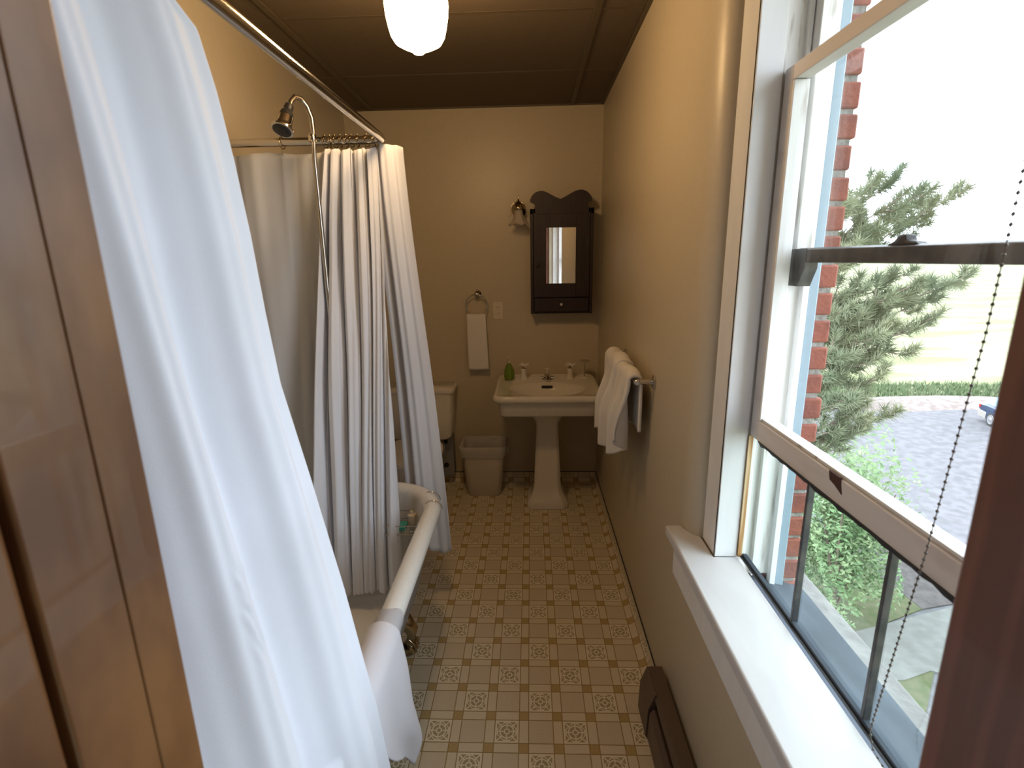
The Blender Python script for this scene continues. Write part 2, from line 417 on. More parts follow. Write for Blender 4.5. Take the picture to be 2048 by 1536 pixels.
MB().box(.549, .560, WY1-.006, WY1+.0045, .755, 1.098).build('bare_wood_strip', M['rawwood'], w1)
MB().box(.560, .567, WY1-.003, WY1+.0045, .755, 1.098).build('sash_track', M['worn'], w1)
MB().box(.636, .652, WY1-.012, WY1+.006, .66, 2.34).build('blind_stop', W, w1, bevel=.002)
MB().box(.6525, .677, WY1-.006, WY1+.02, .64, 2.34).box(.6525, .677, WY0-.03, WY0+.006, .64, 2.34).build('brick_mould', M['bluetrim'], w1, bevel=.003)
# stool and apron
MB().prism([(.402, .38), (.402, 1.418), (.4485, 1.418), (.4485, 1.418), (.4535, 1.398), (.470, 1.368), (.4885, 1.352), (.4885, 1.25), (.551, 1.25), (.551, .40), (.4485, .40), (.4485, .38)], .723, .753, 'z').build('window_stool', M['stool'], w1, bevel=.006, segs=3)
MB().box(.427, .4485, .38, 1.405, .602, .7225).build('window_apron', W, w1, bevel=.002)
# exterior sill and ledge
mb = MB(); mb.loft([[(.552, y, .700), (.735, y, .655), (.735, y, .615), (.552, y, .615)] for y in (WY0-.05, WY1+.03)])
mb.build('exterior_sill', M['bluesill'], w1, bevel=.003)
# lower sash (raised)
def sash(x0, x1, z0, z1, name, frame, hb, ht, stile, pane_mat, botmat=None):
    s_ = MB().box(x0, x1, WY1-stile, WY1-.002, z0, z1).build(name, frame, w1, bevel=.002)
    y0, y1 = WY0+.002, WY1-stile
    MB().box(x0, x1, y0, y0+stile, z0, z1).build('sash_stile', frame, s_, bevel=.002)
    MB().box(x0, x1, y0+stile, y1, z1-ht, z1).build('top_rail', frame, s_, bevel=.002)
    hbx = MB(); hbx.loft([[(x0, y, z0), (x1, y, z0), (x1, y, z0+hb-.004), (x1-.008, y, z0+hb-.004), (x0+.012, y, z0+hb+.002), (x0, y, z0+hb-.002)] for y in (y0+stile, y1)])
    hbx.build('bottom_rail', botmat or frame, s_, bevel=.0015)
    MB().box((x0+x1)/2-.001, (x0+x1)/2+.002, y0+stile-.004, y1+.004, z0+hb-.006, z1-ht+.006).build('window_pane', pane_mat, s_)
    return s_
ls = sash(.552, .585, 1.099, 1.925, 'lower_sash', M['sash'], .050, .030, .040, M['glass'])
MB().box(.5515, .5835, WY1-.05, WY1-.042, 1.150, 1.893).box(.556, .5835, .47, WY1-.04, 1.150, 1.156).build('glazing_bead', M['worn'], ls, bevel=.001)
mb = MB()
yy = .44; z_ = 1.0985
pts = [(y_, 1.100) for y_ in (1.20, .44)]
low = []
rr_ = random.Random(3)
y_ = .44
while y_ < 1.2: low.append((y_, 1.0935+rr_.uniform(-.003, .002))); y_ += .02
mb.prism(pts+low, .550, .556, 'x'); mb.build('rubber_weatherstrip', M['dark'], ls)
mb = MB(); mb.prism([(.905, 1.151), (.868, 1.151), (.866, 1.140), (.860, 1.122), (.884, 1.131), (.899, 1.134)], .5505, .5535, 'x')
mb.build('chipped_latch_recess', M['chip'], ls)
us = sash(.600, .634, 1.5225, 2.33, 'upper_sash', M['worn'], .0295, .030, .034, M['glass'], M['darkpaint'])
mb = MB(); mb.prism([(1.249, 1.552), (1.214, 1.552), (1.168, 1.552), (1.168, 1.510), (1.186, 1.482), (1.192, 1.470), (1.249, 1.470)], .5985, .600, 'x')
mb.prism([(1.249, 1.552), (1.170, 1.552), (1.170, 1.510), (1.186, 1.482), (1.192, 1.470), (1.249, 1.470)], .6, .628, 'x')
mb.build('sash_horn', M['darkpaint'], us, bevel=.002)
mb = MB(); mb.prism([(.925, 1.5515), (.905, 1.560), (.898, 1.568), (.882, 1.569), (.878, 1.559), (.858, 1.557), (.850, 1.5515)], .605, .625, 'x')
mb.build('sash_lock', M['dark'], us, bevel=.003)
# leaded insert under the raised sash
ins = MB().box(.5685, .5705, WY0+.002, WY1-.004, .757, 1.097).build('insert_pane', M['oldglass'], w1)
MB().box(.556, .574, WY0, WY1-.004, .7535, .7575).build('insert_frame', M['dark'], ins)
MB().box(.561, .5725, WY0, WY1-.004, .7575, .764).build('insert_bottom_channel', M['bluesill'], ins, bevel=.0015)
for y_ in (.985, .74, .495):
    MB().box(.562, .576, y_-.004, y_+.004, .76, 1.098).build('lead_bar', M['darkpaint'], ins, bevel=.0015)

# beaded chain hanging in front of the window
bc = thing('bead_chain', 'thin beaded blind chain hanging in front of the right window glass', 'chain', (.52, .62, .79))
path = [Vector(p) for p in ((.517, .575, 2.28), (.520, .592, 1.75), (.523, .604, 1.45), (.527, .632, 1.15), (.530, .662, .92), (.533, .676, .83), (.5345, .680, .80), (.536, .672, .777), (.539, .655, .768), (.541, .632, .766), (.541, .60, .764))]
MB().tube(path, .0007, 6).build('cord', M['bead'], bc)
mb = MB(); acc = 0; last = path[0]
for a_, b_ in zip(path, path[1:]):
    L_ = (b_-a_).length; t = (.0108-acc) if acc else 0
    while t < L_:
        p = a_.lerp(b_, t/L_); mb.sphere(p, .0021, 8, 5, (1, 1, 1.15)); t += .0108
    acc = (L_-(t-.0108))
o = mb.build('beads', M['bead'], bc, smooth=60); o['kind'] = 'stuff'

# ------------------------------------------------------------------ outside wall
wo = MB(); rb = random.Random(11)
z = 1.357-.0652*40; k = 0
mo = MB()
while z < 3.2:
    inset = rb.uniform(-.003, .003); hh = .026+rb.uniform(-.002, .002); dz = rb.uniform(-.0015, .0015)
    wl = .677 if k % 2 else .60
    xo = .7265+inset
    mo.box(.60, xo, WY1+.012+rb.uniform(-.002, .002), 1.36, z-hh+dz, z+hh+dz)
    y_ = 1.366 if k % 2 == 0 else 1.366+.05
    mo.box(.60, xo, 1.37, y_+.09, z-hh+dz, z+hh+dz)
    for q in range(3): mo.box(.60, xo-.001*q, y_+.10+q*.21, y_+.10+q*.21+.2, z-hh+dz, z+hh+dz)
    z += .0652; k += 1
wo_ = st(MB().box(.655, .7175, WY1+.018, 2.4, -1.2, 3.2).box(.655, .7175, -.6, WY0-.02, -1.2, 3.2).box(.6, .7175, WY0-.02, WY1+.02, -1.2, .6).box(.6, .7175, WY0-.02, WY1+.02, 2.36, 3.2).build('wall_outside', M['mortar']))
mo.build('bricks', M['brick'], wo_, bevel=.005)
mb = MB(); mb.loft([[(.70, y, .605), (.735, y, .60), (.848, y, .575), (.85, y, .47), (.70, y, .47)] for y in (-.5, .3, .8, 1.1, 1.4, 1.7, 2.3)])
st(mb.build('trim_3', M['stone'], bevel=.008))
# ------------------------------------------------------------------ grounds outside
def poly(name, pts, z, m):
    mb = MB(); mb.prism(pts, z-.05, z, 'z'); o = mb.build(name, m); return st(o)
poly('ground', [(.75, -40), (420, -60), (420, 600), (.75, 600)], -6.06, M['field'])
poly('gravel_lot', [(.8, 6), (40, 2), (50, 24.5), (24, 26.6), (13.0, 27.2), (.8, 28)], -6.02, M['gravel'])
g = MB(); rg = random.Random(5)
g.grid(60, 8, lambda u_, v_: (lerp(4, 50, u_), lerp(27.2, 24.2, u_)+lerp(-1.4, 1.2, v_)+.25*math.sin(u_*37), -6.02+.28*math.sin(PI*v_)+rg.uniform(-.04, .04)*(v_ > .05)))
st(g.build('gravel_berm', M['berm'], smooth=60))
poly('lawn', [(1.0, 2), (3.5, 2), (6.6, 7.3), (7.4, 8.2), (6.8, 9.26), (8.46, 9.96), (8.34, 11.0), (8.45, 12.9), (7.2, 16), (5, 18), (1.0, 18)], -5.99, M['lawn'])
poly('dirt_patch', [(8.44, 9.95), (9.3, 10.15), (10.2, 10.8), (9.6, 13.2), (8.45, 12.9), (8.15, 12.1), (8.34, 11.0)], -5.985, M['dirt'])
poly('concrete_walk', [(6.75, 9.27), (9.1, 10.0), (11.5, 9.4), (10.2, 7.2), (7.33, 8.2), (6.72, 7.98), (5.6, 7.9), (6.2, 9.1)], -5.975, M['concrete'])
# strip of tall grass
tg = MB(); rg = random.Random(9)
for i in range(9000):
    u_ = rg.random(); x = lerp(8, 44, u_); y = lerp(29.3, 27.2, u_)+rg.uniform(-1.5, 1.6)
    h_ = rg.uniform(.12, .42); a_ = rg.uniform(0, PI); dx, dy = .05*math.cos(a_), .05*math.sin(a_); lx, ly = rg.uniform(-.15, .15), rg.uniform(-.15, .15)
    tg.add([(x-dx, y-dy, -6.06), (x+dx, y+dy, -6.06), (x+lx, y+ly, -6.06+h_)], [(0, 1, 2)])
tag(tg.build('tall_grass', M['tallgrass']), 'strip of tall green grass between the gravel and the mown field', 'grass', kind='stuff')

# ------------------------------------------------------------------ pine tree
def needles(mb, p, d, R, n, rnd, L=.16, wd=.006):
    d = Vector(d).normalized()
    for _ in range(n):
        q = Vector((rnd.gauss(0, 1), rnd.gauss(0, 1), rnd.gauss(0, 1))).normalized()
        v = (q*.9+d*.75).normalized()*L*rnd.uniform(.7, 1.1)
        o_ = Vector(p)+d*rnd.uniform(-.10, .06)*R/.2
        s_ = v.cross(Vector((rnd.random(), rnd.random(), rnd.random()+.1))).normalized()*wd
        mb.add([o_-s_, o_+s_, o_+v], [(0, 1, 2)])
pt = thing('pine_tree', 'tall green pine tree reaching past the brick edge outside the window', 'tree', (2.9, 6.9, -6))
tr = Vector((2.9, 6.9, 0))
pts = [tr+Vector((.05*math.sin(z_), .05*math.cos(z_*1.3), z_)) for z_ in (-6, -4, -2, 0, 1.2, 2.2, 2.9)]
MB().tube(pts, [.20, .18, .15, .11, .08, .05, .02], 10).build('trunk', M['bark'], pt, smooth=60)
limbs = [  # tip points in the air, start height on the trunk
    ((4.55, 7.10, 2.36), 1.5), ((5.30, 7.05, 2.18), 1.3), ((5.05, 7.30, 2.12), 1.2), ((4.2, 6.95, 2.30), 1.4), ((4.15, 6.7, 1.75), 1.0),
    ((4.60, 6.85, 1.22), .5), ((5.35, 6.80, 1.16), .45), ((5.02, 6.75, .95), .3), ((4.0, 6.6, 1.05), .5), ((4.92, 6.65, .66), .05), ((4.4, 6.6, .52), -.1),
    ((4.5, 6.55, .32), -.3), ((4.0, 6.5, .12), -.4), ((4.1, 6.4, -.28), -.8), ((4.45, 6.40, -.50), -1.0), ((3.9, 6.35, -.75), -1.1), ((3.7, 6.5, .8), .3), ((3.7, 6.5, 1.4), .9), ((3.75, 6.6, 2.0), 1.4)]
rn = random.Random(21)
limbs += [((x_, y_, z_), z_-.75) for x_, y_, z_ in ((4.25, 6.55, .95), (4.35, 6.7, .75), (4.15, 6.45, .55), (4.25, 6.6, .22), (4.2, 6.4, -.05), (4.5, 6.75, .98), (3.95, 6.3, -.45), (4.15, 6.3, -.62), (3.7, 6.2, -.2), (3.7, 6.4, .3), (3.9, 6.6, 1.45), (4.4, 6.9, 2.05), (4.75, 7.0, 2.15), (4.75, 6.7, 1.05), (5.0, 7.2, 1.9))]
for tip, z0 in limbs:
    tip = Vector(tip); base = tr+Vector((.05, 0, z0)); n = 7
    P = []
    for i in range(n+1):
        t = i/n; q = base.lerp(tip, t); q.z += -.12*math.sin(PI*t)+.03*rn.uniform(-1, 1); q.x += .04*rn.uniform(-1, 1); q.y += .05*rn.uniform(-1, 1); P.append(q)
    P[-1] = tip
    br = MB().tube(P, [lerp(.030, .006, i/n) for i in range(n+1)], 6)
    nd = MB()
    for i in range(2, n+1):
        d_ = (P[i]-P[i-1]).normalized()
        if i == n: needles(nd, P[i], d_, .2, 120, rn)
        for kk in range(3 if i > 2 else 2):
            sd = Vector((rn.uniform(-.5, .6), rn.uniform(-1, .8), rn.uniform(-.5, .8)))
            e_ = P[i]+(d_*.5+sd*.6)*rn.uniform(.16, .36)
            br.tube([P[i], P[i].lerp(e_, .5)+Vector((0, 0, -.01)), e_], [.007, .006, .005], 5)
            needles(nd, e_, (e_-P[i])+Vector((0, 0, .08)), .2, 85, rn)
    b_ = br.build('branch', M['bark'], pt, smooth=60); nd.build('needles', M['needle'], b_)
def shrub(name, label, c, rad, n, m, rnd, leaf=.05, stem=True):
    t_ = thing(name, label, 'shrub', (c[0], c[1], -6))
    mb = MB()
    for _ in range(n):
        q = Vector((rnd.gauss(0, 1), rnd.gauss(0, 1), rnd.gauss(0, 1))).normalized()*(rnd.random()**.4)
        bumpy = 1+.22*math.sin(q.x*7+q.z*5)+.15*math.sin(q.y*9)
        p = Vector((c[0]+q.x*rad[0]*bumpy, c[1]+q.y*rad[1]*bumpy, c[2]+q.z*rad[2]*bumpy))
        if p.z < -5.95: p.z = -5.95+rnd.random()*.3
        a_ = Vector((rnd.gauss(0, 1), rnd.gauss(0, 1), rnd.gauss(0, 1))).normalized(); b2 = a_.orthogonal().normalized()
        l_ = leaf*rnd.uniform(.6, 1.4)
        mb.add([p-b2*l_*.35, p+a_*l_, p+b2*l_*.35, p-a_*l_], [(0, 1, 2, 3)])
    mb.build('foliage', m, t_)
    mb = MB()
    for _ in range(7):
        mb.tube([(c[0]+rnd.uniform(-.1, .1), c[1]+rnd.uniform(-.1, .1), -6), (c[0]+rnd.uniform(-.4, .4)*rad[0], c[1]+rnd.uniform(-.4, .4)*rad[1], (c[2]-6)/2), (c[0]+rnd.uniform(-.7, .7)*rad[0], c[1]+rnd.uniform(-.7, .7)*rad[1], c[2]+.5*rad[2])], [.04, .03, .01], 6)
    mb.build('stems', M['bark'], t_, smooth=60)
    return t_

# ------------------------------------------------------------------ shower curtains
def folds(s, seedv):      # asymmetric soft pleats
    return s
# near curtain: hangs outside the tub, gathered at the near end of the rod
nc = thing('shower_curtain', 'white fabric shower curtain hanging nearest the camera, gathered beside the door frame', 'curtain', (-.5, .6, 1.95))
def near(u_, v_):
    z = lerp(1.945, .12, v_)
    ye = interp([(.2, .90), (.467, .875), (.754, .855), (.93, .85), (1.175, .83), (1.346, .812), (1.467, .825), (1.585, .842), (1.7, .852), (1.80, .854), (1.835, .850), (1.88, .845), (1.90, .806), (1.95, .79)], z)
    xe = interp([(.2, -.295), (.65, -.325), (1.34, -.415), (1.95, -.50)], z)
    y0 = interp([(.2, .39), (1.95, .48)], z); x0 = interp([(.2, -.325), (.65, -.335), (1.34, -.42), (1.95, -.53)], z)
    amp = interp([(.2, .022), (.65, .024), (1.3, .030), (1.9, .020)], z)
    ph = 2*PI*(2.3*u_+.07*math.sin(v_*2.2)+.03*math.sin(4*v_+3*u_))+3.5
    f = math.sin(ph)+.13*math.sin(2*ph+1.1+1.2*v_)+.05*math.sin(5.3*ph+v_*5)
    y = lerp(y0, ye, min(1, u_/.94))+.010*math.cos(ph)*max(0, 1-u_/.9)
    x = lerp(x0, xe, min(1, u_/.94))+amp*f*(1-smooth01((u_-.75)/.19))
    x -= .05*smooth01((u_-.94)/.06)
    if z < .70: x = max(x, -.334)
    # small embossed flower wrinkles low on the curtain
    for (yc, zc_, r_) in ((.565, 1.155, .014), (.572, 1.13, .012), (.56, 1.105, .014), (.566, 1.08, .012), (.578, 1.055, .012), (.56, 1.05, .012), (.583, 1.15, .010)):
        dd = ((y-yc)**2+(z-zc_)**2)/(r_*r_)
        if dd < 4: x += .0035*math.exp(-dd)*math.sin(5*(y-yc)/r_+3*(z-zc_)/r_)
    return (x, y, z)
MB().grid(220, 200, near).build('curtain_panel', M['curtain'], nc, smooth=180, solid=.0012)

# far curtain: bunch on the short end of the rod
def bunch(x0t, x1t, yt, x0b, x1b, yb, ztop, zbot, n, amp, skew, wob, phase=0.):
    def f(u_, v_):
        z = lerp(ztop, zbot(u_) if callable(zbot) else zbot, v_)
        uu = u_+.028*math.sin(u_*2*PI*2+2)+.012*math.sin(u_*2*PI*5+v_*1.5)
        tt = v_**.8
        x = lerp(lerp(x0t, x1t, uu), lerp(x0b, x1b, uu), tt)
        y = lerp(yt, yb, smooth01(v_))
        ph = 2*PI*(uu*n+phase)+wob*math.sin(2.7*v_+uu*5)
        g_ = (math.sin(ph)+.35*math.sin(2.13*ph+v_*2)+.15*math.sin(4.7*ph+v_*4))
        am = amp*(.55+.45*smooth01(v_*6))*(1+.25*math.sin(u_*9))
        y += am*g_+.004*math.sin(v_*11+u_*20)
        x += skew*math.cos(ph)*(.6+.4*v_)
        z -= .010*abs(math.sin(ph/2))*(1-v_)**8
        return (x, y, z)
    return f
# panel stretched flat along the tub end
lc = thing('shower_curtain', 'smooth greyish white curtain panel stretched flat behind the shower pipe', 'curtain', (-.9, 2.0, 1.95))
MB().grid(90, 80, bunch(-1.12, -.735, 2.005, -1.10, -.74, 1.93, 1.94, .25, 1.6, .007, .004, .5, .3)).build('curtain_panel', M['liner'], lc, smooth=180, solid=.0012)
fc = thing('shower_curtain', 'white shower curtain bunched in many folds inside the far end of the tub', 'curtain', (-.65, 1.98, 1.95))
MB().grid(240, 110, bunch(-.758, -.555, 1.985, -.90, -.545, 1.80, 1.943, lambda u_: .20+.06*u_, 5.6, .022, .009, 2.2)).build('curtain_panel', M['curtain'], fc, smooth=180, solid=.0012)
oc_ = thing('shower_curtain', 'white shower curtain end hanging outside the far corner of the tub', 'curtain', (-.5, 2.03, 1.95))
def outer(u_, v_):
    z = lerp(1.957, .285-.03*u_+.03*math.sin(u_*6), v_)
    if u_ < .3 and v_ < .05: pass
    x = lerp(lerp(-.585, -.475, u_), lerp(-.56, -.372, u_), smooth01(v_)*.4+v_*.6)
    y = lerp(2.015, 2.075, smooth01(v_*1.6))-.05*u_*0
    ph = 2*PI*u_*1.35+.7+.5*v_
    y += (.022*math.sin(ph)+.006*math.sin(3*ph))*(.5+.5*v_)
    if u_ > .82: y += .05*((u_-.82)/.18)**2*(1-.4*v_)
    return (x, y, z)
MB().grid(80, 90, outer).build('curtain_panel', M['curtain'], oc_, smooth=180, solid=.0012)

# rod: long side, short sides to the wall
rd = thing('shower_rod', 'chrome shower curtain rod running above the tub and turning to the wall', 'curtain rod', (-.53, 1.2, 1.975))
zr = 1.972
def corner(cx, cy, r, a0, a1, n=8): return [(cx+r*math.cos(lerp(a0, a1, i/n)), cy+r*math.sin(lerp(a0, a1, i/n)), zr) for i in range(n+1)]
pth = [(XL+.004, .44, zr)]+corner(-.575, .485, .045, -PI/2, 0)+[(-.53, .9, zr), (-.53, 1.4, zr)]+corner(-.56, 1.975, .03, 0, PI/2)+[(-.8, 2.005, zr), (XL+.004, 2.005, zr)]
MB().tube(pth, .0145, 16).build('rod', M['chrome'], rd, smooth=60)
MB().lathe([(.03, 0), (.03, .004), (.018, .012), (.014, .02)], (XL, 2.005, zr), 'x', 24).build('wall_flange', M['chrome'], rd, smooth=40)
MB().lathe([(.03, 0), (.03, .004), (.018, .012), (.014, .02)], (XL, .44, zr), 'x', 24).build('wall_flange', M['chrome'], rd, smooth=40)
# curtain rings
ring_me = None; k = 0
labs = {0: 'brass curtain ring alone at the left on the short rod',}
def ring_mesh():
    mb = MB(); P = []
    for i in range(15):
        t = lerp(-.75*PI/1, 1.15*PI, i/14); P.append((0, .020*math.cos(t), .020*math.sin(t)))
    P2 = [(0, .011, -.012), (0, .004, -.03), (.001, 0, -.05)]
    mb.tube(P, .0017, 6); mb.tube([(0, P[0][1], P[0][2]), (0, -.006, -.026), (0, 0, -.045), (.002, .004, -.052)], .0012, 6)
    mb.sphere((0, 0, .0225), .0038, 8, 6)
    return mb
rp = None
xs = [-.905, -.745, -.728, -.708, -.688, -.667, -.648, -.625, -.592, -.566]
desc = ['standing alone on the short rod, left of the shower head', 'next to the shower pipe, first of the crowded rings', 'second from the shower pipe in the crowded row', 'third from the shower pipe in the crowded row', 'fourth from the shower pipe in the crowded row', 'fourth back from the rod corner in the spaced row', 'just left of the wider gap near the rod corner, behind the peach folds', 'left neighbour of the wide gap before the rod corner', 'standing alone in the gap before the rod corner', 'right against the corner of the rod']
desc = ['alone at the left of the short rod'] + ['%s ring right of the shower pipe' % q for q in ('first', 'second', 'third', 'fourth', 'fifth', 'sixth', 'seventh', 'eighth', 'ninth')]
for x, ds in zip(xs, desc):
    if rp is None:
        rp = ring_mesh().build('curtain_ring', M['brass'], smooth=60); o = rp
    else:
        o = rp.copy(); COL.objects.link(o)
    o.location = (x, 2.003, zr-.003); o.rotation_euler = (0, 0, random.uniform(-.35, .35))
    tag(o, 'small brass curtain hook, '+ds, 'curtain ring', 'curtain rings on the short rod')

# ------------------------------------------------------------------ bath tub
TX0, TX1, TY0, TY1 = -1.10, -.358, .50, 2.045
tcx, tcy, thx, thy = (TX0+TX1)/2, (TY0+TY1)/2, (TX1-TX0)/2, (TY1-TY0)/2
tb = thing('bathtub', 'white roll-rim clawfoot bathtub with a grey painted outside', 'bathtub', (tcx, tcy, 0))
def tring(dx, z, r=.24): return rrect(tcx, tcy, thx-dx, thy-dx, max(.05, r-dx*.6), z, 14)
rim = []
for i in range(13):     # rolled rim, from outer underside over the top to the inner wall
    t = lerp(-.45*PI, 1.0*PI, i/12); rim.append(tring(.033-.033*math.cos(t), .588+.033*math.sin(t)))
inner = [tring(.075, .53), tring(.09, .42), tring(.12, .28), tring(.17, .19), tring(.24, .165)]
MB().loft(rim+inner, False, True).build('basin', M['tubwhite'], tb, smooth=60)
MB().loft([tring(.030, .556), tring(.05, .53), tring(.065, .42), tring(.10, .27), tring(.155, .165), tring(.24, .14)], False, True).build('outer_shell', M['tubout'], tb, smooth=60)
def claw(x, y, sx_):
    mb = MB(); mb.sphere((x, y, .032), .030, 14, 10, (1, 1, 1.05))
    mb.tube([(x-.05*sx_, y, .175), (x-.015*sx_, y, .155), (x+.012*sx_, y, .115), (x+.008*sx_, y, .08), (x, y, .052)], [.030, .034, .026, .016, .020], 12)
    for a_ in (-1, 0, 1): mb.tube([(x, y+a_*.012, .075), (x+.026*sx_, y+a_*.020, .055), (x+.030*sx_, y+a_*.022, .028)], [.008, .007, .004], 8)
    return mb.build('claw_foot', M['brass'], tb, smooth=60)
claw(-.495, 1.735, 1); claw(-.475, .85, 1); claw(-.98, 1.70, -1); claw(-.98, .85, -1)

# clear vinyl wrap round the rim beside the bath mat
def rimring(x, y, ro, a0, a1, z=.588, n=18): return [(x+ro*math.cos(lerp(a0, a1, i/n)), y, z+ro*math.sin(lerp(a0, a1, i/n))) for i in range(n+1)]
mb = MB(); rwv = random.Random(4)
rs = []
for y_, ro in ((1.10, .0395), (1.14, .0370), (1.165, .0385), (1.185, .0365), (1.20, .0375)):
    rs.append([(p[0], p[1]+.008*math.sin(i*.9), p[2]) for i, p in enumerate(rimring(TX1-.033, y_, ro, -.55*PI, 1.02*PI))])
mb.loft(rs, False, False, False)
tag(mb.build('clear_vinyl_wrap', M['vinyl'], smooth=180, solid=.0008), 'crinkled clear plastic wrapped round the tub rim next to the white mat', 'plastic wrap')

# bath mat / towel over the near rim
def drape(u_, v_):
    # u along y (near->far), v over the rim from inside to hanging outside
    yfar = 1.135; ynear = .80
    y = lerp(ynear, yfar, u_)
    Lo = interp([(0, .06), (.25, .12), (.5, .26), (.72, .355), (.85, .31), (1, .23)], u_)
    li, arc = .16, PI*.042
    s_ = v_*(li+arc+Lo)
    cx, cz = TX1-.034, .588; ro = .041
    if s_ < li: x = cx-ro-.004*math.sin(u_*9); z = cz-(li-s_)
    elif s_ < li+arc:
        t = PI-(s_-li)/ro; x = cx+ro*math.cos(t); z = cz+ro*math.sin(t)
    else:
        q = s_-li-arc; qn = q/.36
        x = cx+ro+.035*qn+.016*math.sin(u_*7.5+.6)*qn+.006*math.sin(u_*17)*qn; z = cz-q
        y = lerp(y, 1.045+(y-1.0)*.62, smooth01(qn)*.9) + .02*math.sin(qn*9)*qn
    return (x, y, z)
tag(MB().grid(50, 60, drape).build('bath_mat', M['towelb'], smooth=180, solid=.009), 'white terry bath mat draped over the near rim of the bathtub', 'bath mat')

# wire soap rack over the far rim inside the tub
wr = thing('bath_caddy', 'chrome wire bath rack hooked over the far corner of the tub rim', 'rack', (-.5, 1.78, .55))
mb = MB(); cx = TX1-.040
def hook(y_, dx):
    return [(p[0]-.007+dx+.033-.026, p[1], p[2]) for p in rimring(TX1-.033, y_, .0365, 0, PI)]+[(cx-.045+dx, y_-.01, .53), (cx-.052+dx, y_-.01, .50), (cx-.10+dx, y_-.01, .495), (cx-.18+dx, y_-.01, .495), (cx-.18+dx, y_-.01, .53)]
for y_, dx in ((1.835, 0), (1.915, -.022)): mb.tube(hook(y_, dx), .0022, 6)
mb.build('rim_hook', M['chrome'], wr, smooth=60)
mb = MB()
for z_ in (.496, .532): mb.tube([(cx-.055, 1.80, z_), (cx-.075, 1.93, z_), (cx-.20, 1.93, z_), (cx-.20, 1.80, z_)], .002, 6, True)
for i in range(8): mb.tube([(cx-.075-.0155*i, 1.80, .496), (cx-.085-.0148*i, 1.93, .496)], .0014, 5)
for x_, y_ in ((-.055, 1.80), (-.075, 1.93), (-.20, 1.93), (-.20, 1.80), (-.10, 1.80), (-.15, 1.80)): mb.tube([(cx+x_, y_, .496), (cx+x_, y_, .532)], .0014, 5)
mb.build('wire_tray', M['chrome'], wr, smooth=60)
mb = MB().loft([rrect(cx-.145, 1.85, .038, .026, .012, z_) for z_ in (.498, .514)])
tag(mb.build('soap_bar', M['teal'], smooth=40, bevel=.003), 'teal soap lying in the wire rack inside the tub', 'soap')
mb = MB().loft([rrect(cx-.095, 1.89, .015+.002*q, .015+.002*q, .012, z_) for q, z_ in ((0, .498), (1, .51), (1, .535), (-3, .541), (-4, .551))])
tag(mb.build('toiletry_bottle', M['plastic'], smooth=40), 'tiny pale toiletry bottle standing in the wire rack inside the tub', 'bottle')

# shower riser and head
sh = thing('shower_pipe', 'chrome gooseneck shower pipe with a black and chrome shower head', 'shower', (-.76, 1.93, .6))
px_ = -.762; py_ = 1.93
P = [(px_, py_, .52), (px_, py_, 1.2), (px_, py_, 1.9), (px_+.005, py_, 1.985), (px_+.004, py_, 2.03), (px_-.006, py_-.005, 2.066), (px_-.018, py_-.020, 2.088), (px_-.030, py_-.040, 2.088), (px_-.038, py_-.056, 2.070), (px_-.041, py_-.066, 2.05)]
MB().tube(P, .0085, 12).build('riser_pipe', M['aged'], sh, smooth=60)
MB().lathe([(.014, 0), (.014, .02), (.011, .026)], (px_, py_, 1.955), 'z', 16).tube([(px_, py_, 1.972), (px_, 2.0, 1.972)], .006, 8).build('pipe_clamp', M['chrome'], sh, smooth=40)
ax = Vector((-.015, -.055, -.1)).normalized(); b0 = Vector((px_-.041, py_-.066, 2.055))
def along(prof, name, m, org=b0, n=28):
    q = ax.orthogonal().normalized(); r2 = ax.cross(q); rings = []
    for r_, h_ in prof: rings.append([tuple(org+ax*h_+q*r_*math.cos(2*PI*j/n)+r2*r_*math.sin(2*PI*j/n)) for j in range(n)])
    return MB().loft(rings).build(name, m, sh, smooth=40)
along([(.010, -.004), (.014, 0), (.015, .012), (.012, .02), (.020, .03), (.023, .045)], 'black_collar', M['dark'])
along([(.022, .045), (.024, .05), (.024, .072), (.030, .088), (.036, .094), (.036, .100), (.031, .101)], 'spray_bell', M['chrome'])
along([(.031, .098), (.029, .103), (.018, .104), (.016, .106), (.003, .107)], 'spray_face', M['dark'])

# ------------------------------------------------------------------ ceiling lamp
lx, ly = -.325, 1.70
cl_ = thing('ceiling_lamp', 'glowing white schoolhouse glass globe lamp on the ceiling', 'lamp', (lx, ly, H))
prof = [(.006, 2.138), (.018, 2.139), (.024, 2.144), (.030, 2.150), (.055, 2.156), (.082, 2.168), (.094, 2.184), (.101, 2.205), (.108, 2.235), (.111, 2.262), (.109, 2.285), (.099, 2.305), (.080, 2.320), (.060, 2.330), (.050, 2.342), (.049, 2.352)]
prof = [(r_*.835, z_) for r_, z_ in prof]
MB().lathe(prof, (lx, ly, 0), 'z', 48, False).build('glass_globe', M['globe'], cl_, smooth=60)
MB().lathe([(.052, 2.345), (.055, 2.37), (.075, 2.40), (.085, 2.425), (.085, H)], (lx, ly, 0), 'z', 40).build('ceiling_fitter', M['brass'], cl_, smooth=40)

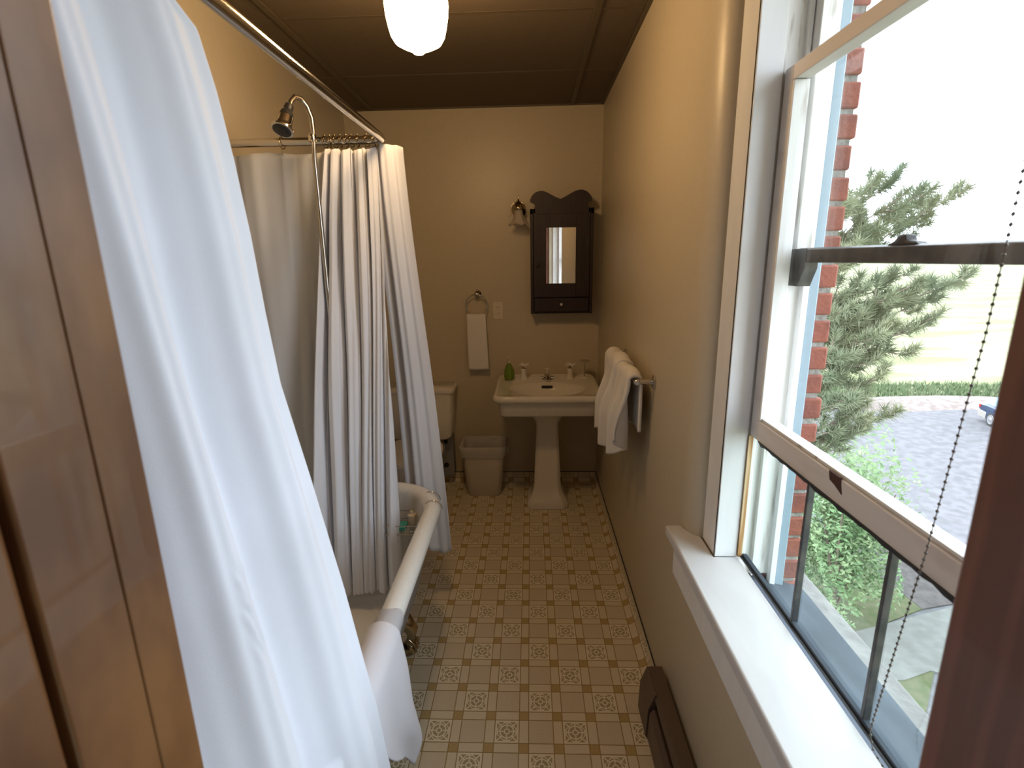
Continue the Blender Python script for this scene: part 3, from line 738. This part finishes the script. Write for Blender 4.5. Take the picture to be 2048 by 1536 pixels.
# ------------------------------------------------------------------ medicine cabinet
X0, X1, ZB, ZT, YC = .002, .386, 1.203, 1.834, 3.25
cb = thing('medicine_cabinet', 'dark mahogany wall cabinet with a mirror door and scrolled top', 'cabinet', ((X0+X1)/2, 3.39, ZB))
MB().box(X0, X1, YC+.016, D-.001, ZB, ZT).build('cabinet_body', M['darkwood'], cb, bevel=.003)
u1 = .000515
def cp(px, py): return (X0+(px-243)*u1, ZT-(py-240)*u1)
left = [(243, 244), (290, 240), (304, 215), (296, 190), (275, 175), (248, 165), (245, 140), (262, 100), (300, 62), (345, 45), (385, 42), (430, 55), (480, 80), (540, 112), (600, 135)]
right = [(660, 108), (720, 75), (770, 50), (820, 38), (860, 40), (905, 58), (945, 95), (965, 130), (970, 160), (945, 170), (915, 190), (912, 212), (925, 232), (990, 236), (990, 300), (243, 300)]
mb = MB(); pts = [cp(*q) for q in left+right]
# front and back caps as strips to a base line so the concave outline fills cleanly
top = [cp(*q) for q in left[7:]+right[:8]]
mb.prism(pts, YC, YC+.02, 'y')
cr = mb.build('scrolled_crest', M['darkwood'], cb)
# door with frame and mirror
mx0, mx1, mz0, mz1 = .098, .282, 1.390, 1.724
dr_z0 = 1.306; zt2 = ZT-.03
dmb = MB()
dmb.box(X0+.02, mx0, YC, YC+.015, dr_z0, zt2).box(mx1, X1-.02, YC, YC+.015, dr_z0, zt2).box(mx0, mx1, YC, YC+.015, mz1, zt2).box(mx0, mx1, YC, YC+.015, dr_z0, mz0)
dm = dmb.build('cabinet_door', M['darkwood'], cb, bevel=.002)
MB().loft([[(mx0, YC+.003, z_), (mx1, YC+.0103, z_), (mx1, YC+.0140, z_), (mx0, YC+.0067, z_)] for z_ in (mz0, mz1)]).build('mirror', M['mirror'], dm)
MB().box(X0+.03, X1-.03, YC-.001, YC+.02, zt2, ZT+.006).build('crest_base', M['darkwood'], cb)
MB().box(X0+.035, X0+.05, YC-.012, YC, 1.49, 1.52).build('door_latch', M['dark'], dm, bevel=.003)
for hz in (1.62, 1.40): MB().box(X1-.045, X1-.026, YC-.004, YC, hz, hz+.04).build('hinge', M['dark'], dm, bevel=.001)
MB().box(X0, X0+.018, YC, YC+.016, ZB, ZT).box(X1-.018, X1, YC, YC+.016, ZB, ZT).box(X0+.018, X1-.018, YC, YC+.016, zt2+.003, ZT).build('face_frame', M['darkwood'], cb, bevel=.0015)
dw = MB().box(X0+.022, X1-.022, YC-.002, YC+.014, ZB+.014, dr_z0-.006).build('drawer', M['darkwood'], cb, bevel=.003)
MB().lathe([(.004, 0), (.004, -.010), (.008, -.014), (.0085, -.018), (.004, -.021)], (.192, YC-.002, 1.262), 'y', 20).build('drawer_knob', mat('pale_porcelain_knob', (.5, .48, .46), .2), dw, smooth=50)

# ------------------------------------------------------------------ wall sconce
scx, scy = -.068, 3.27
sc = thing('wall_sconce', 'small metal wall sconce with a clear tulip shade left of the cabinet', 'wall lamp', (scx, D, 1.80))
MB().lathe([(.045, -.001), (.045, -.008), (.03, -.018), (.012, -.024)], (scx, D, 1.84), 'y', 28).build('wall_plate', M['brass'], sc, smooth=40)
MB().tube([(scx, D-.02, 1.84), (scx, D-.07, 1.83), (scx, D-.10, 1.85), (scx, scy, 1.875)], .006, 10).build('arm', M['brass'], sc, smooth=60)
MB().lathe([(.002, 1.915), (.004, 1.905), (.002, 1.895), (.006, 1.885), (.016, 1.878), (.026, 1.865), (.031, 1.845), (.032, 1.835), (.030, 1.832)], (scx, scy, 0), 'z', 28).build('socket_dome', M['brass'], sc, smooth=50)
mb = MB()
for s_ in (-1, 1): mb.tube([(scx+s_*.018, scy-.01, 1.875), (scx+s_*.036, scy-.012, 1.865), (scx+s_*.044, scy-.012, 1.84), (scx+s_*.046, scy-.012, 1.805), (scx+s_*.056, scy-.012, 1.79)], .0025, 8)
mb.build('side_scroll', M['brass'], sc, smooth=60)
n = 48; rings = []
for r_, z_, wv in ((.024, 1.832, 0), (.026, 1.81, .001), (.030, 1.79, .002), (.040, 1.765, .004), (.055, 1.745, .008)):
    rings.append([(scx+(r_+wv*math.cos(6*2*PI*j/n))*math.cos(2*PI*j/n), scy+(r_+wv*math.cos(6*2*PI*j/n))*math.sin(2*PI*j/n), z_+.8*wv*math.sin(6*2*PI*j/n)) for j in range(n)])
MB().loft(rings, False, False).build('glass_shade', M['shadeglass'], sc, smooth=60, solid=.002)

# ------------------------------------------------------------------ towel ring, hand towel, outlet
tr_ = thing('towel_ring', 'round chrome towel ring on the back wall', 'towel ring', (-.345, D, 1.33))
MB().lathe([(.024, -.001), (.024, -.008), (.017, -.014), (.010, -.02), (.010, -.05), (.014, -.056), (.014, -.066), (.004, -.072)], (-.345, D, 1.325), 'y', 24).sphere((-.345, D-.03, 1.348), .008).build('mount', M['chrome'], tr_, smooth=40)
P = [(-.350+.071*math.sin(t), D-.052, 1.253+.071*math.cos(t)) for t in [2*PI*i/48 for i in range(48)]]
MB().tube(P, .0042, 10, True).build('ring', M['chrome'], tr_, smooth=60)
def htow(u_, v_):
    zt = 1.186; ro = .011
    x = -.415+.122*u_; Lb, Lf = .25, .352; arc = PI*ro
    s_ = v_*(Lb+arc+Lf)
    yc = D-.050; sag = .004*math.sin(u_*PI)
    if s_ < Lb: z = zt-(Lb-s_); y = yc+ro
    elif s_ < Lb+arc: t = (s_-Lb)/ro; y = yc+ro*math.cos(t); z = zt+ro*math.sin(t)
    else: q = s_-Lb-arc; z = zt-q; y = yc-ro-.004*math.sin(u_*5+q*6); x += .012*q/.35*(u_*.9+.2)
    return (x, y, z-sag)
tag(MB().grid(16, 50, htow).build('hand_towel', M['towel'], smooth=180, solid=.012), 'folded white hand towel hanging from the towel ring', 'towel')
ol = thing('wall_outlet', 'beige duplex wall outlet beside the towel ring', 'outlet', (-.213, D, 1.215))
MB().box(-.248, -.179, D-.006, D-.0005, 1.158, 1.272).build('cover_plate', M['plastic'], ol, bevel=.002)
for z_ in (1.235, 1.195):
    f_ = MB().prism([(p[0], p[1]) for p in rrect(-.2135, z_, .016, .014, .008, 0)], D-.008, D-.006, 'y').build('socket', M['plastic'], ol, bevel=.0008)
    MB().box(-.2205, -.2185, D-.0088, D-.0079, z_-.004, z_+.006).box(-.2085, -.2065, D-.0088, D-.0079, z_-.004, z_+.006).build('slots', M['dark'], f_)

# ------------------------------------------------------------------ pedestal sink
sk = thing('pedestal_sink', 'white porcelain pedestal sink under the cabinet', 'sink', (.098, 3.1, 0))
sx0, sx1, sy0, sy1 = -.222, .418, 2.775, 3.386
scx_, scy_, shx, shy = (sx0+sx1)/2, (sy0+sy1)/2, (sx1-sx0)/2, (sy1-sy0)/2
def sdf(x, y, hx, hy, r):
    qx, qy = abs(x)-hx+r, abs(y)-hy+r
    return math.hypot(max(qx, 0), max(qy, 0))+min(max(qx, qy), 0)-r
SA = [2*PI*(i+.5)/96 for i in range(96)]
def srr(d, z, r=.055):
    hx, hy, r = shx-d, shy-d, max(.012, r-d*.5); out = []
    for t in SA:
        cx_, cy_ = shx*math.cos(t), shy*math.sin(t); L_ = math.hypot(cx_, cy_); cx_, cy_ = cx_/L_, cy_/L_; lo, hi = 0, .6
        for _ in range(24):
            m_ = (lo+hi)/2
            if sdf(cx_*m_, cy_*m_, hx, hy, r) > 0: hi = m_
            else: lo = m_
        out.append((scx_+cx_*lo, scy_+cy_*lo, z))
    return out
def ell(cx, cy, rx, ry, z): return [(cx+rx*math.cos(t), cy+ry*math.sin(t), z) for t in SA]
rings = [srr(.09, .655), srr(.045, .658), srr(.036, .668), srr(.030, .735), srr(.028, .745), srr(.010, .747), srr(.002, .755), srr(0, .768), srr(.004, .780), srr(.014, .788), srr(.026, .786), srr(.034, .780),
         ell(.098, 3.00, .232, .176, .7795), ell(.098, 3.0, .222, .166, .776), ell(.098, 3.0, .212, .158, .768), ell(.098, 3.0, .195, .142, .740), ell(.098, 3.0, .16, .115, .700), ell(.098, 3.0, .10, .07, .677), ell(.098, 3.0, .02, .02, .672)]
MB().loft(rings).build('sink_basin', M['porcelain'], sk, smooth=50)
def sq_ring(cx, cy, h, hy, ch, z): return [(cx-h, cy-hy+ch, z), (cx-h+ch, cy-hy, z), (cx+h-ch, cy-hy, z), (cx+h, cy-hy+ch, z), (cx+h, cy+hy-ch, z), (cx+h-ch, cy+hy, z), (cx-h+ch, cy+hy, z), (cx-h, cy+hy-ch, z)]
pcx, pcy = .098, 3.075
R_ = []
for z_, h_ in ((0, .128), (.028, .130), (.045, .124), (.075, .105), (.105, .090), (.14, .086), (.16, .084), (.40, .074), (.53, .068), (.56, .072), (.59, .087), (.625, .108), (.66, .112)):
    R_.append(sq_ring(pcx, pcy, h_, h_*.92, h_*.22, z_))
MB().loft(R_).build('pedestal', M['porcelain'], sk, bevel=.006, smooth=28)
def tapm(x):
    t_ = MB().lathe([(.027, .779), (.026, .79), (.019, .80), (.016, .825), (.018, .845), (.015, .85)], (x, 3.255, 0), 'z', 24).build('tap_base', M['porcelain'], sk, smooth=40)
    MB().lathe([(.010, .848), (.009, .862), (.012, .865)], (x, 3.255, 0), 'z', 16).build('tap_stem', M['brass'], t_, smooth=40)
    mb = MB()
    for a_ in (0, PI/2, PI, 1.5*PI):
        d_ = a_+.35; mb.tube([(x+.004*math.cos(d_), 3.255+.004*math.sin(d_), .872), (x+.018*math.cos(d_), 3.255+.018*math.sin(d_), .873), (x+.032*math.cos(d_), 3.255+.032*math.sin(d_), .875)], [.008, .007, .010], 10)
    mb.sphere((x, 3.255, .873), .013, 12, 8); mb.build('cross_handle', M['porcelain'], t_, smooth=60)
tapm(-.048); tapm(.252)
mb = MB().lathe([(.030, .779), (.030, .785), (.020, .795), (.017, .812), (.010, .82)], (.104, 3.245, 0), 'z', 24)
mb.tube([(.104, 3.245, .80), (.104, 3.215, .805), (.104, 3.18, .800), (.104, 3.165, .787)], [.020, .017, .014, .012], 14)
mb.tube([(.080, 3.245, .79), (.065, 3.245, .788)], .012, 10).tube([(.128, 3.245, .79), (.143, 3.245, .788)], .012, 10)
sp_ = mb.build('spout', M['chrome'], sk, smooth=50)
MB().lathe([(.005, .82), (.005, .838), (.012, .843), (.018, .848), (.016, .854), (.004, .857)], (.104, 3.245, 0), 'z', 20).build('pop_up_knob', M['porcelain'], sp_, smooth=50)
MB().box(.066, .134, 3.138, 3.146, .748, .762).build('overflow_slot', M['dark'], sk)
# soap pump bottle
sb = thing('soap_bottle', 'green soap pump bottle on the left of the sink', 'bottle', (-.142, 3.22, .78))
MB().loft([[(-.142+r_*math.cos(2*PI*j/28), 3.24+.7*r_*math.sin(2*PI*j/28), z_) for j in range(28)] for r_, z_ in ((.026, .7805), (.031, .785), (.034, .81), (.032, .84), (.024, .865), (.012, .885), (.010, .892))]).build('bottle_body', M['greensoap'], sb, smooth=50)
MB().lathe([(.012, .892), (.012, .905), (.004, .907), (.004, .925), (.008, .926), (.008, .934)], (-.142, 3.24, 0), 'z', 16).tube([(-.142, 3.24, .931), (-.150, 3.215, .931), (-.155, 3.20, .925)], .004, 8).build('pump', M['plastic'], sb, smooth=40)
# chrome tumbler stand
cu = thing('tumbler_stand', 'slim chrome stand with a flat dish top at the right of the sink', 'holder', (.352, 3.23, .785))
MB().lathe([(.030, .7805), (.030, .787), (.022, .793), (.006, .797)], (.345, 3.25, 0), 'z', 28).build('round_base', M['porcelain'], cu, smooth=40)
MB().tube([(.345, 3.25, .795), (.345, 3.25, .895)], .004, 10).build('stem', M['chrome'], cu, smooth=60)
MB().lathe([(.006, .880), (.010, .892), (.032, .897), (.034, .901), (.030, .902), (.008, .899)], (.345, 3.25, 0), 'z', 28).build('dish', M['chrome'], cu, smooth=50)

# ------------------------------------------------------------------ toilet
to = thing('toilet', 'white toilet against the back wall, mostly behind the curtain', 'toilet', (-.735, 3.1, 0))
MB().loft([rrect(-.735, 3.285, hx_, hy_, .03, z_) for hx_, hy_, z_ in ((.18, .085, .385), (.20, .092, .40), (.215, .097, .55), (.222, .099, .705))]).build('tank', M['porcelain'], to, smooth=35)
MB().loft([rrect(-.735, 3.283, .232, .105, .03, .706), rrect(-.735, 3.283, .236, .106, .03, .715), rrect(-.735, 3.283, .236, .106, .03, .728), rrect(-.735, 3.283, .226, .098, .03, .738)]).build('tank_lid', M['porcelain'], to, smooth=50)
def oval(cx, cy, rx, ry, z, n=32): return [(cx+rx*math.cos(2*PI*j/n), cy+ry*math.sin(2*PI*j/n), z) for j in range(n)]
MB().loft([oval(-.735, 3.0, .11, .20, 0), oval(-.735, 3.0, .105, .20, .05), oval(-.735, 2.98, .10, .19, .14), oval(-.735, 2.95, .13, .22, .24), oval(-.735, 2.93, .175, .235, .33), oval(-.735, 2.93, .185, .245, .385)]).build('bowl', M['porcelain'], to, smooth=40)
MB().loft([oval(-.735, 2.93, .190, .25, .387), oval(-.735, 2.93, .194, .255, .40), oval(-.735, 2.93, .19, .25, .415), oval(-.735, 2.93, .17, .23, .420)]).build('seat_lid', M['porcelain'], to, smooth=40)
pp = MB().loft([[(q[0], 3.30, q[1]) for q in [(p[0], p[1]) for p in rrect(-.585, .235, .048, .150, .03, 0)]], [(q[0], 3.375, q[1]) for q in [(p[0], p[1]) for p in rrect(-.585, .235, .048, .150, .03, 0)]]]).build('side_plate', M['plate'], to, bevel=.003)
for z_ in (.335, .165):
    MB().lathe([(.016, -.001), (.016, -.005), (.009, -.006), (.009, -.014), (.004, -.015)], (-.590, 3.30, z_), 'y', 20).build('bolt', M['dark'], pp, smooth=40)
MB().tube([(-.60, 3.26, .36), (-.59, 3.25, .30), (-.595, 3.26, .22), (-.62, 3.28, .12)], .005, 8).build('supply_hose', M['plate'], to, smooth=60)

# ------------------------------------------------------------------ waste bin with liner
wb = thing('waste_bin', 'cream plastic waste bin with a thin bag, between toilet and sink', 'bin', (-.322, 3.22, 0))
bx, by = -.322, 3.235
BR = [(.105, .085, 0), (.112, .09, .01), (.135, .104, .24), (.140, .107, .325), (.150, .115, .327), (.152, .117, .345), (.146, .111, .352), (.138, .104, .345), (.130, .098, .24), (.106, .082, .012)]
MB().loft([rrect(bx, by, hx_, hy_, .045, z_, 8) for hx_, hy_, z_ in BR]).build('bin_body', M['bin'], wb, smooth=40)
rb2 = random.Random(8); rings = []
for hx_, hy_, z_, am in ((.150, .1135, .285, .004), (.154, .119, .315, .004), (.156, .121, .350, .002), (.150, .115, .358, .002), (.136, .102, .345, .004), (.125, .093, .25, .008), (.10, .075, .12, .012)):
    rings.append([(p[0]+rb2.uniform(-am, am), p[1]+rb2.uniform(-am, am), p[2]+rb2.uniform(-am, am)*(1.5 if z_ < .3 else .6)) for p in rrect(bx, by, hx_, hy_, .045, z_, 8)])
MB().loft(rings, False, True).build('bin_liner', M['bag'], wb, smooth=180)
MB().sphere((bx+.155, by, .30), .022, 12, 8, (.6, 1, 1.3)).build('bag_knot', M['bag'], wb, smooth=180)

# ------------------------------------------------------------------ towel bar and bath towels on the right wall
tbz, tbx = 1.098, .385
tba = thing('towel_bar', 'chrome towel bar on the right wall', 'towel bar', (XR, 2.1, tbz))
MB().tube([(tbx, 1.815, tbz), (tbx, 2.395, tbz)], .008, 14).build('bar', M['chrome'], tba, smooth=60)
for y_ in (1.83, 2.39):
    p_ = MB().lathe([(.026, -.001), (.026, -.006), (.018, -.010), (.010, -.016), (.009, -.055), (.012, -.060)], (XR, y_, tbz), 'x', 24).sphere((tbx, y_-.002, tbz), .0125, 14, 10).build('bracket', M['chrome'], tba, smooth=50)
def bath_towel(y0, y1, Lf, Lb, ro, seed_, bulge):
    r3 = random.Random(seed_); p1, p2 = r3.uniform(0, 6), r3.uniform(0, 6)
    def f(u_, v_):
        y = lerp(y0, y1, u_); LF = Lf(u_); LB = Lb(u_); arc = PI*ro; s_ = v_*(LF+arc+LB)
        fo = math.sin(u_*2*PI*2.1+p1)
        if s_ < LF:
            q = (LF-s_); k_ = smooth01(q/.22)
            x = tbx-ro-bulge*k_*(.5+.5*math.sin(u_*2*PI*1.9+p1))-.010*fo*k_*1.3-.009*k_*abs(math.sin(u_*2*PI*2.6+p2)); z = tbz-q
            y += .016*k_*math.cos(u_*2*PI*1.9+p1)-.03*k_*(1-u_)*(1 if seed_ == 1 else 0)*0
        elif s_ < LF+arc:
            t = PI-(s_-LF)/ro; x = tbx+ro*math.cos(t)-.003*fo; z = tbz+ro*math.sin(t)*(1.0+.25*math.sin(u_*7+p2))
        else:
            q = s_-LF-arc; x = min(tbx+ro+.003*math.sin(u_*11+p2), XR-.012); z = tbz-q
        return (x, y, z)
    return f
t1 = MB().grid(70, 70, bath_towel(1.85, 2.10, lambda u_: interp([(0, .235), (.25, .285), (.45, .335), (.6, .345), (.8, .32), (1, .30)], u_), lambda u_: .20, .024, 1, .030)).build('bath_towel', M['towel'], smooth=180, solid=.012)
tag(t1, 'white bath towel draped over the near half of the towel bar', 'towel', 'bath towels on the wall bar')
t2 = MB().grid(70, 70, bath_towel(2.09, 2.365, lambda u_: interp([(0, .36), (.3, .345), (.5, .31), (.75, .33), (1, .28)], u_), lambda u_: .24, .034, 2, .034)).build('bath_towel', M['towel'], smooth=180, solid=.014)
tag(t2, 'white bath towel bunched over the far half of the towel bar', 'towel', 'bath towels on the wall bar')

# ------------------------------------------------------------------ baseboard heater
bh = thing('baseboard_heater', 'brown metal baseboard heater on the right wall under the window', 'heater', (.40, .95, 0))
HY0, HY1 = .40, 1.492
prof = [(.440, .02), (.440, .178), (.397, .178), (.389, .165), (.389, .150), (.395, .150), (.395, .02)]
mb = MB(); mb.loft([[(x, y, z) for x, z in prof] for y in (HY0, HY1)]); mb.build('heater_housing', M['heater'], bh, bevel=.002)
mb = MB(); mb.loft([[(x, y, z) for x, z in [(.3945, .01), (.3945, .122), (.386, .128), (.372, .112), (.368, .02), (.374, .01)]] for y in (HY0, HY1-.125)]); mb.build('front_panel', M['heater'], bh, bevel=.002)
mb = MB(); mb.loft([[(x, y, z) for x, z in [(.3955, .005), (.3955, .176), (.388, .176), (.368, .120), (.364, .012), (.369, .005)]] for y in (HY1-.12, HY1+.001)]); mb.build('end_cap', M['heater'], bh, bevel=.002)
MB().box(.4405, XR, HY0, HY1-.03, .03, .15).build('wall_gap_shade', M['dark'], bh)  # black filler standing in for the shadow between heater and wall

# ------------------------------------------------------------------ outdoor shrubs and car
r4 = random.Random(33)
shrub('leafy_shrub', 'bright green leafy shrub below the pine tree by the gravel', (6.5, 9.9, -3.95), (.95, 1.15, 1.9), 11000, M['leaf'], r4, .06)

ca = math.radians(-10); dv = Vector((math.sin(ca), -math.cos(ca), 0)); sv_ = Vector((-dv.y, dv.x, 0))   # heading, and its left side
if sv_.x > 0: sv_ = -sv_                    # side that faces the building
wheel = Vector((20.2, 22.4, -6.02))
rear = wheel - dv*.85 - sv_*.12
car = thing('car', 'dark blue hatchback with silver lower body parked on the gravel', 'car', tuple(wheel))
def cpnt(t, s_, z): q = rear+dv*t-sv_*s_; return (q.x, q.y, -6.02+z)
# body sections along the length: (t, half-profile of (inset from side, z))
W_ = 1.62
def sect(t, zb, zs, zt, ins):  # bottom, shoulder, top, roof inset
    pts = [(0.04, zb), (0, zb+.12), (0, zs-.06), (.04, zs), (ins, zt-.04), (ins+.10, zt)]
    full = [(a_, b_) for a_, b_ in pts]+[(W_-a_, b_) for a_, b_ in reversed(pts)]
    return [cpnt(t, a_, b_) for a_, b_ in full]
secs = [sect(.0, .45, .80, .86, .10), sect(.06, .30, .86, .93, .10), sect(.45, .24, .88, 1.22, .16), sect(.80, .22, .88, 1.37, .20), (sect(1.3, .22, .88, 1.40, .20)), sect(2.3, .22, .87, 1.38, .20), sect(3.1, .22, .86, .95, .16), sect(3.9, .24, .78, .82, .12), sect(4.15, .36, .62, .66, .12)]
MB().loft(secs).build('car_body', M['carblue'], car, smooth=30)
mb = MB(); o_ = -.012
for s0, s1 in ((o_, .05), (W_-.05, W_-o_)):
    for t0, t1_ in ((.0, .50), (1.18, 2.75), (3.42, 4.1)): mb.loft([[cpnt(t0, s0, .26), cpnt(t0, s1, .26), cpnt(t0, s1, .56), cpnt(t0, s0, .56)], [cpnt(t1_, s0, .24), cpnt(t1_, s1, .24), cpnt(t1_, s1, .54), cpnt(t1_, s0, .54)]])
mb.loft([[cpnt(-.08, 0, .34), cpnt(-.08, W_, .34), cpnt(-.08, W_, .58), cpnt(-.08, 0, .58)], [cpnt(.08, -.01, .30), cpnt(.08, W_+.01, .30), cpnt(.08, W_+.01, .60), cpnt(.08, -.01, .60)]])
mb.build('lower_cladding', M['carsilver'], car, bevel=.02)
def pane(name, a_, thick=.012):
    mb = MB(); n_ = (Vector(a_[1])-Vector(a_[0])).cross(Vector(a_[2])-Vector(a_[0])).normalized()
    if n_.dot(sv_) < 0 and abs(n_.dot(sv_)) > .3: n_ = -n_
    mb.loft([[tuple(Vector(p)-n_*thick) for p in a_], [tuple(Vector(p)+n_*thick) for p in a_]]); return mb.build(name, M['carglass'], car)
pane('side_window', [cpnt(.30, .03, .93), cpnt(1.05, .03, .93), cpnt(1.05, .165, 1.30), cpnt(.62, .16, 1.25)])
pane('side_window', [cpnt(1.12, .03, .93), cpnt(1.95, .03, .93), cpnt(1.95, .17, 1.30), cpnt(1.12, .165, 1.30)])
pane('side_window', [cpnt(2.02, .03, .93), cpnt(2.85, .03, .93), cpnt(2.4, .17, 1.28), cpnt(2.02, .17, 1.30)])
pane('rear_window', [cpnt(.12, .22, .98), cpnt(.12, W_-.22, .98), cpnt(.43, W_-.26, 1.20), cpnt(.43, .26, 1.20)], .02)
for s0, s1 in ((-.01, .22), (W_-.22, W_+.01)): MB().loft([[cpnt(-.02, s0, .66), cpnt(-.02, s1, .66), cpnt(-.02, s1, .80), cpnt(-.02, s0, .80)], [cpnt(.10, s0, .66), cpnt(.10, s1, .66), cpnt(.10, s1, .80), cpnt(.10, s0, .80)]]).build('tail_light', M['redlens'], car)
for t_ in (.85, 3.1):
    for s_, sg in ((.02, -1), (W_-.02, 1)):
        c0 = Vector(cpnt(t_, s_, .30)); axw = -sv_*sg
        def disc(prof, m, nm, par):
            rings = []
            for r_, h_ in prof: rings.append([tuple(c0+axw*h_+dv*r_*math.cos(2*PI*j/28)+Vector((0, 0, 1))*r_*math.sin(2*PI*j/28)) for j in range(28)])
            return MB().loft(rings).build(nm, m, par, smooth=40)
        wh = disc([(.30, -.18), (.315, -.16), (.315, .0), (.30, .02), (.20, .022)], M['tyre'], 'wheel', car)
        disc([(.21, .02), (.205, .035), (.17, .028), (.06, .034), (.03, .045)], M['rim'], 'hubcap', wh)
